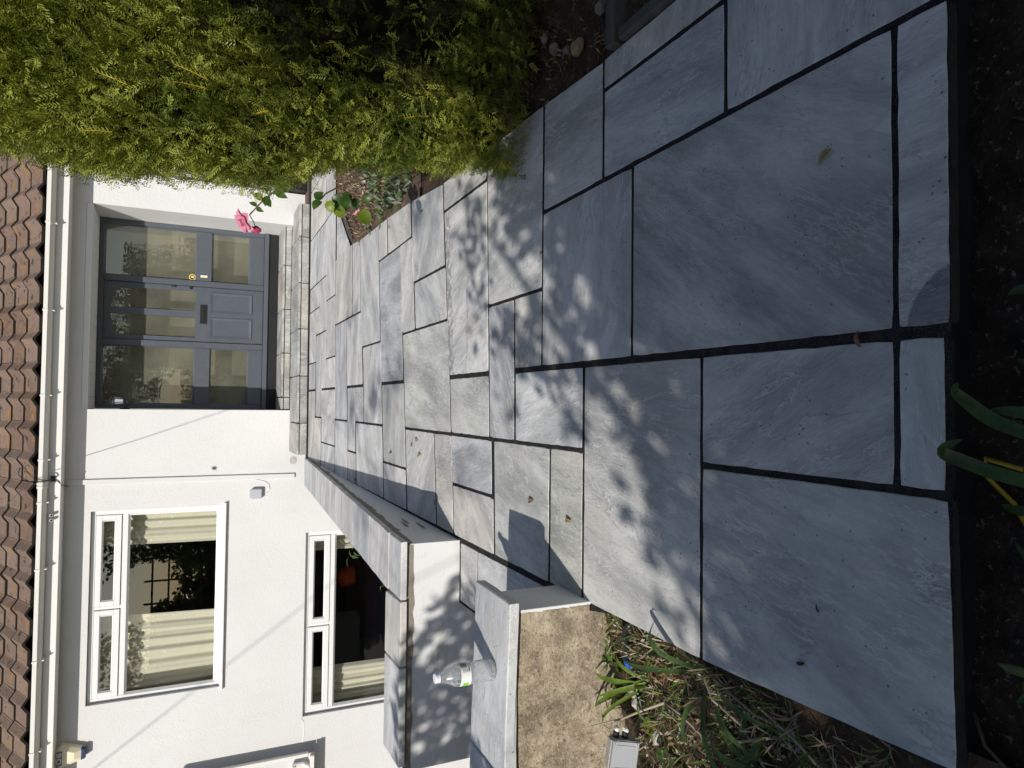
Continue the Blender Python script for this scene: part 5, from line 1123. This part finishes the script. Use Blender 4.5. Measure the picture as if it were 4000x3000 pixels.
leaf_cloud('crown', LP, .082, [M['tree_leaf']], tree); leaf_cloud('low_bough_leaves', LB, .075, [M['tree_leaf']], tree)
b = MB(); b.tube([(-2.9, -5.0, -.4), (-2.8, -4.9, 1.0), (-2.7, -4.7, 2.4), (-2.5, -4.4, 3.6), (-2.3, -4.2, 4.8)], [.22, .18, .15, .11, .06], 10); b.build('trunk', M['bark'], tree, smooth=True)
b = MB()
for q in ([(-2.7, -4.7, 2.4), (-1.6, -4.0, 3.2), (-.6, -3.2, 3.9)], [(-2.6, -4.5, 3.0), (-2.4, -3.2, 3.6), (-1.5, -2.2, 4.0)], [(-2.75, -4.8, 2.0), (-3.2, -2.6, 2.4), (-3.0, -.6, 2.4), (-2.7, .3, 2.35)], [(-2.5, -4.4, 3.6), (-3.4, -5.0, 4.4)], [(-2.5, -4.4, 3.6), (-1.6, -3.6, 4.6), (-.4, -1.8, 4.9)]):
    b.tube(q, [.07*(1-.75*i/(len(q)-1)) for i in range(len(q))], 7)
b.build('limbs', M['bark'], tree)
for i, (x, y, h, r, lab) in enumerate([(-4.5, -13, 6.5, 2.4, 'tall loose tree behind the viewer mirrored in the left door glass'), (2.6, -12, 5.0, 2.2, 'rounded tree behind the viewer mirrored low in the right door glass'), (13, -15, 7.5, 3.0, 'large dark tree far behind on the right seen only as reflection'), (-10, -9, 4.6, 2.4, 'dense bush like tree on the left mirrored in the upper window')]):
    t = thing('garden_tree', lab, 'tree', (x, y, -.4))
    n = 3800; u = norm(rng.normal(0, 1, (n, 3)))*(rng.random(n)**.45)[:, None]; cl = np.array([mnoise.noise(Vector((a[0]*2.1+i*7, a[1]*2.1, a[2]*2.1))) for a in u]); u = u[cl > -.12]
    leaf_cloud('crown', np.array([x, y, h*.66]) + u*np.array([r, r, h*.36]), .20, [M['tree_leaf']], t)
    b = MB(); b.tube([(x, y, -.4), (x+.1, y, h*.4), (x, y+.1, h*.75)], [.2, .14, .04], 8)
    for j in range(5): an = j*1.3; b.tube([(x+.05, y, h*(.35+.06*j)), (x+r*.6*math.cos(an), y+r*.6*math.sin(an), h*(.55+.07*j))], [.06, .015], 5)
    b.build('trunk', M['bark'], t)
bh = thing('boundary_hedge', 'long dark boundary hedge behind the viewer mirrored in the window panes', 'hedge', (0, -16, -.4))
n = 9000; p = np.stack([rng.uniform(-16, 16, n), -16+rng.normal(0, .5, n), rng.uniform(-.3, 1.7, n)], 1); leaf_cloud('foliage', p, .28, [M['tree_leaf']], bh)
tr = thing('trellis_fence', 'dark wooden trellis with climbers left of the viewer mirrored in the upper window', 'fence', (-5.0, -1.0, -.5))
for i in range(7): b = MB(); b.box(-6.6+i*.55, -6.56+i*.55, -1.02, -.98, -.6, 2.2); b.build('post', M['bark'], tr)
for i in range(6): b = MB(); b.box(-6.7, -3.2, -.978, -.95, .2+i*.36, .245+i*.36); b.build('rail', M['concrete'], tr)
n = 9000; p = np.stack([rng.uniform(-7.2, -3.1, n), -1.5+rng.normal(0, .2, n), rng.uniform(-.4, 2.0, n)], 1); p = p[~((p[:, 0] > -5.1) & (p[:, 0] < -3.9) & (p[:, 2] > 1.15 + .25*np.sin(p[:, 0]*9)))]; leaf_cloud('climber', p, .17, [M['tree_leaf']], tr)

for (x0, x1, y0, y1, zt, n, lab) in ((1.95, 3.6, -1.2, 1.75, 2.7, 9000, 'unseen dense shrub added right of the viewer to shade the near paving'), (-4.0, -2.15, -1.6, .35, 1.55, 6000, 'unseen dense shrub added left of the viewer to shade the near paving')):
    t = thing('shade_shrub', lab, 'shrub', ((x0+x1)/2, (y0+y1)/2, -.2))  # out of view, added to block sky light from the near slabs
    u = rng.random((n, 3)); p = np.stack([lerp(x0, x1, u[:, 0]), lerp(y0, y1, u[:, 1]), lerp(-.1, zt, u[:, 2])], 1)
    leaf_cloud('foliage', p, .10, [M['tree_leaf']], t)
    b = MB()
    for j in range(6): cx, cy_ = lerp(x0, x1, .2+.12*j), lerp(y0, y1, .3+.08*j); b.tube([(cx, cy_, -.3), (cx+.1, cy_, zt*.5), (cx-.05, cy_+.1, zt*.9)], [.04, .025, .01], 6)
    b.build('stem', M['bark'], t)
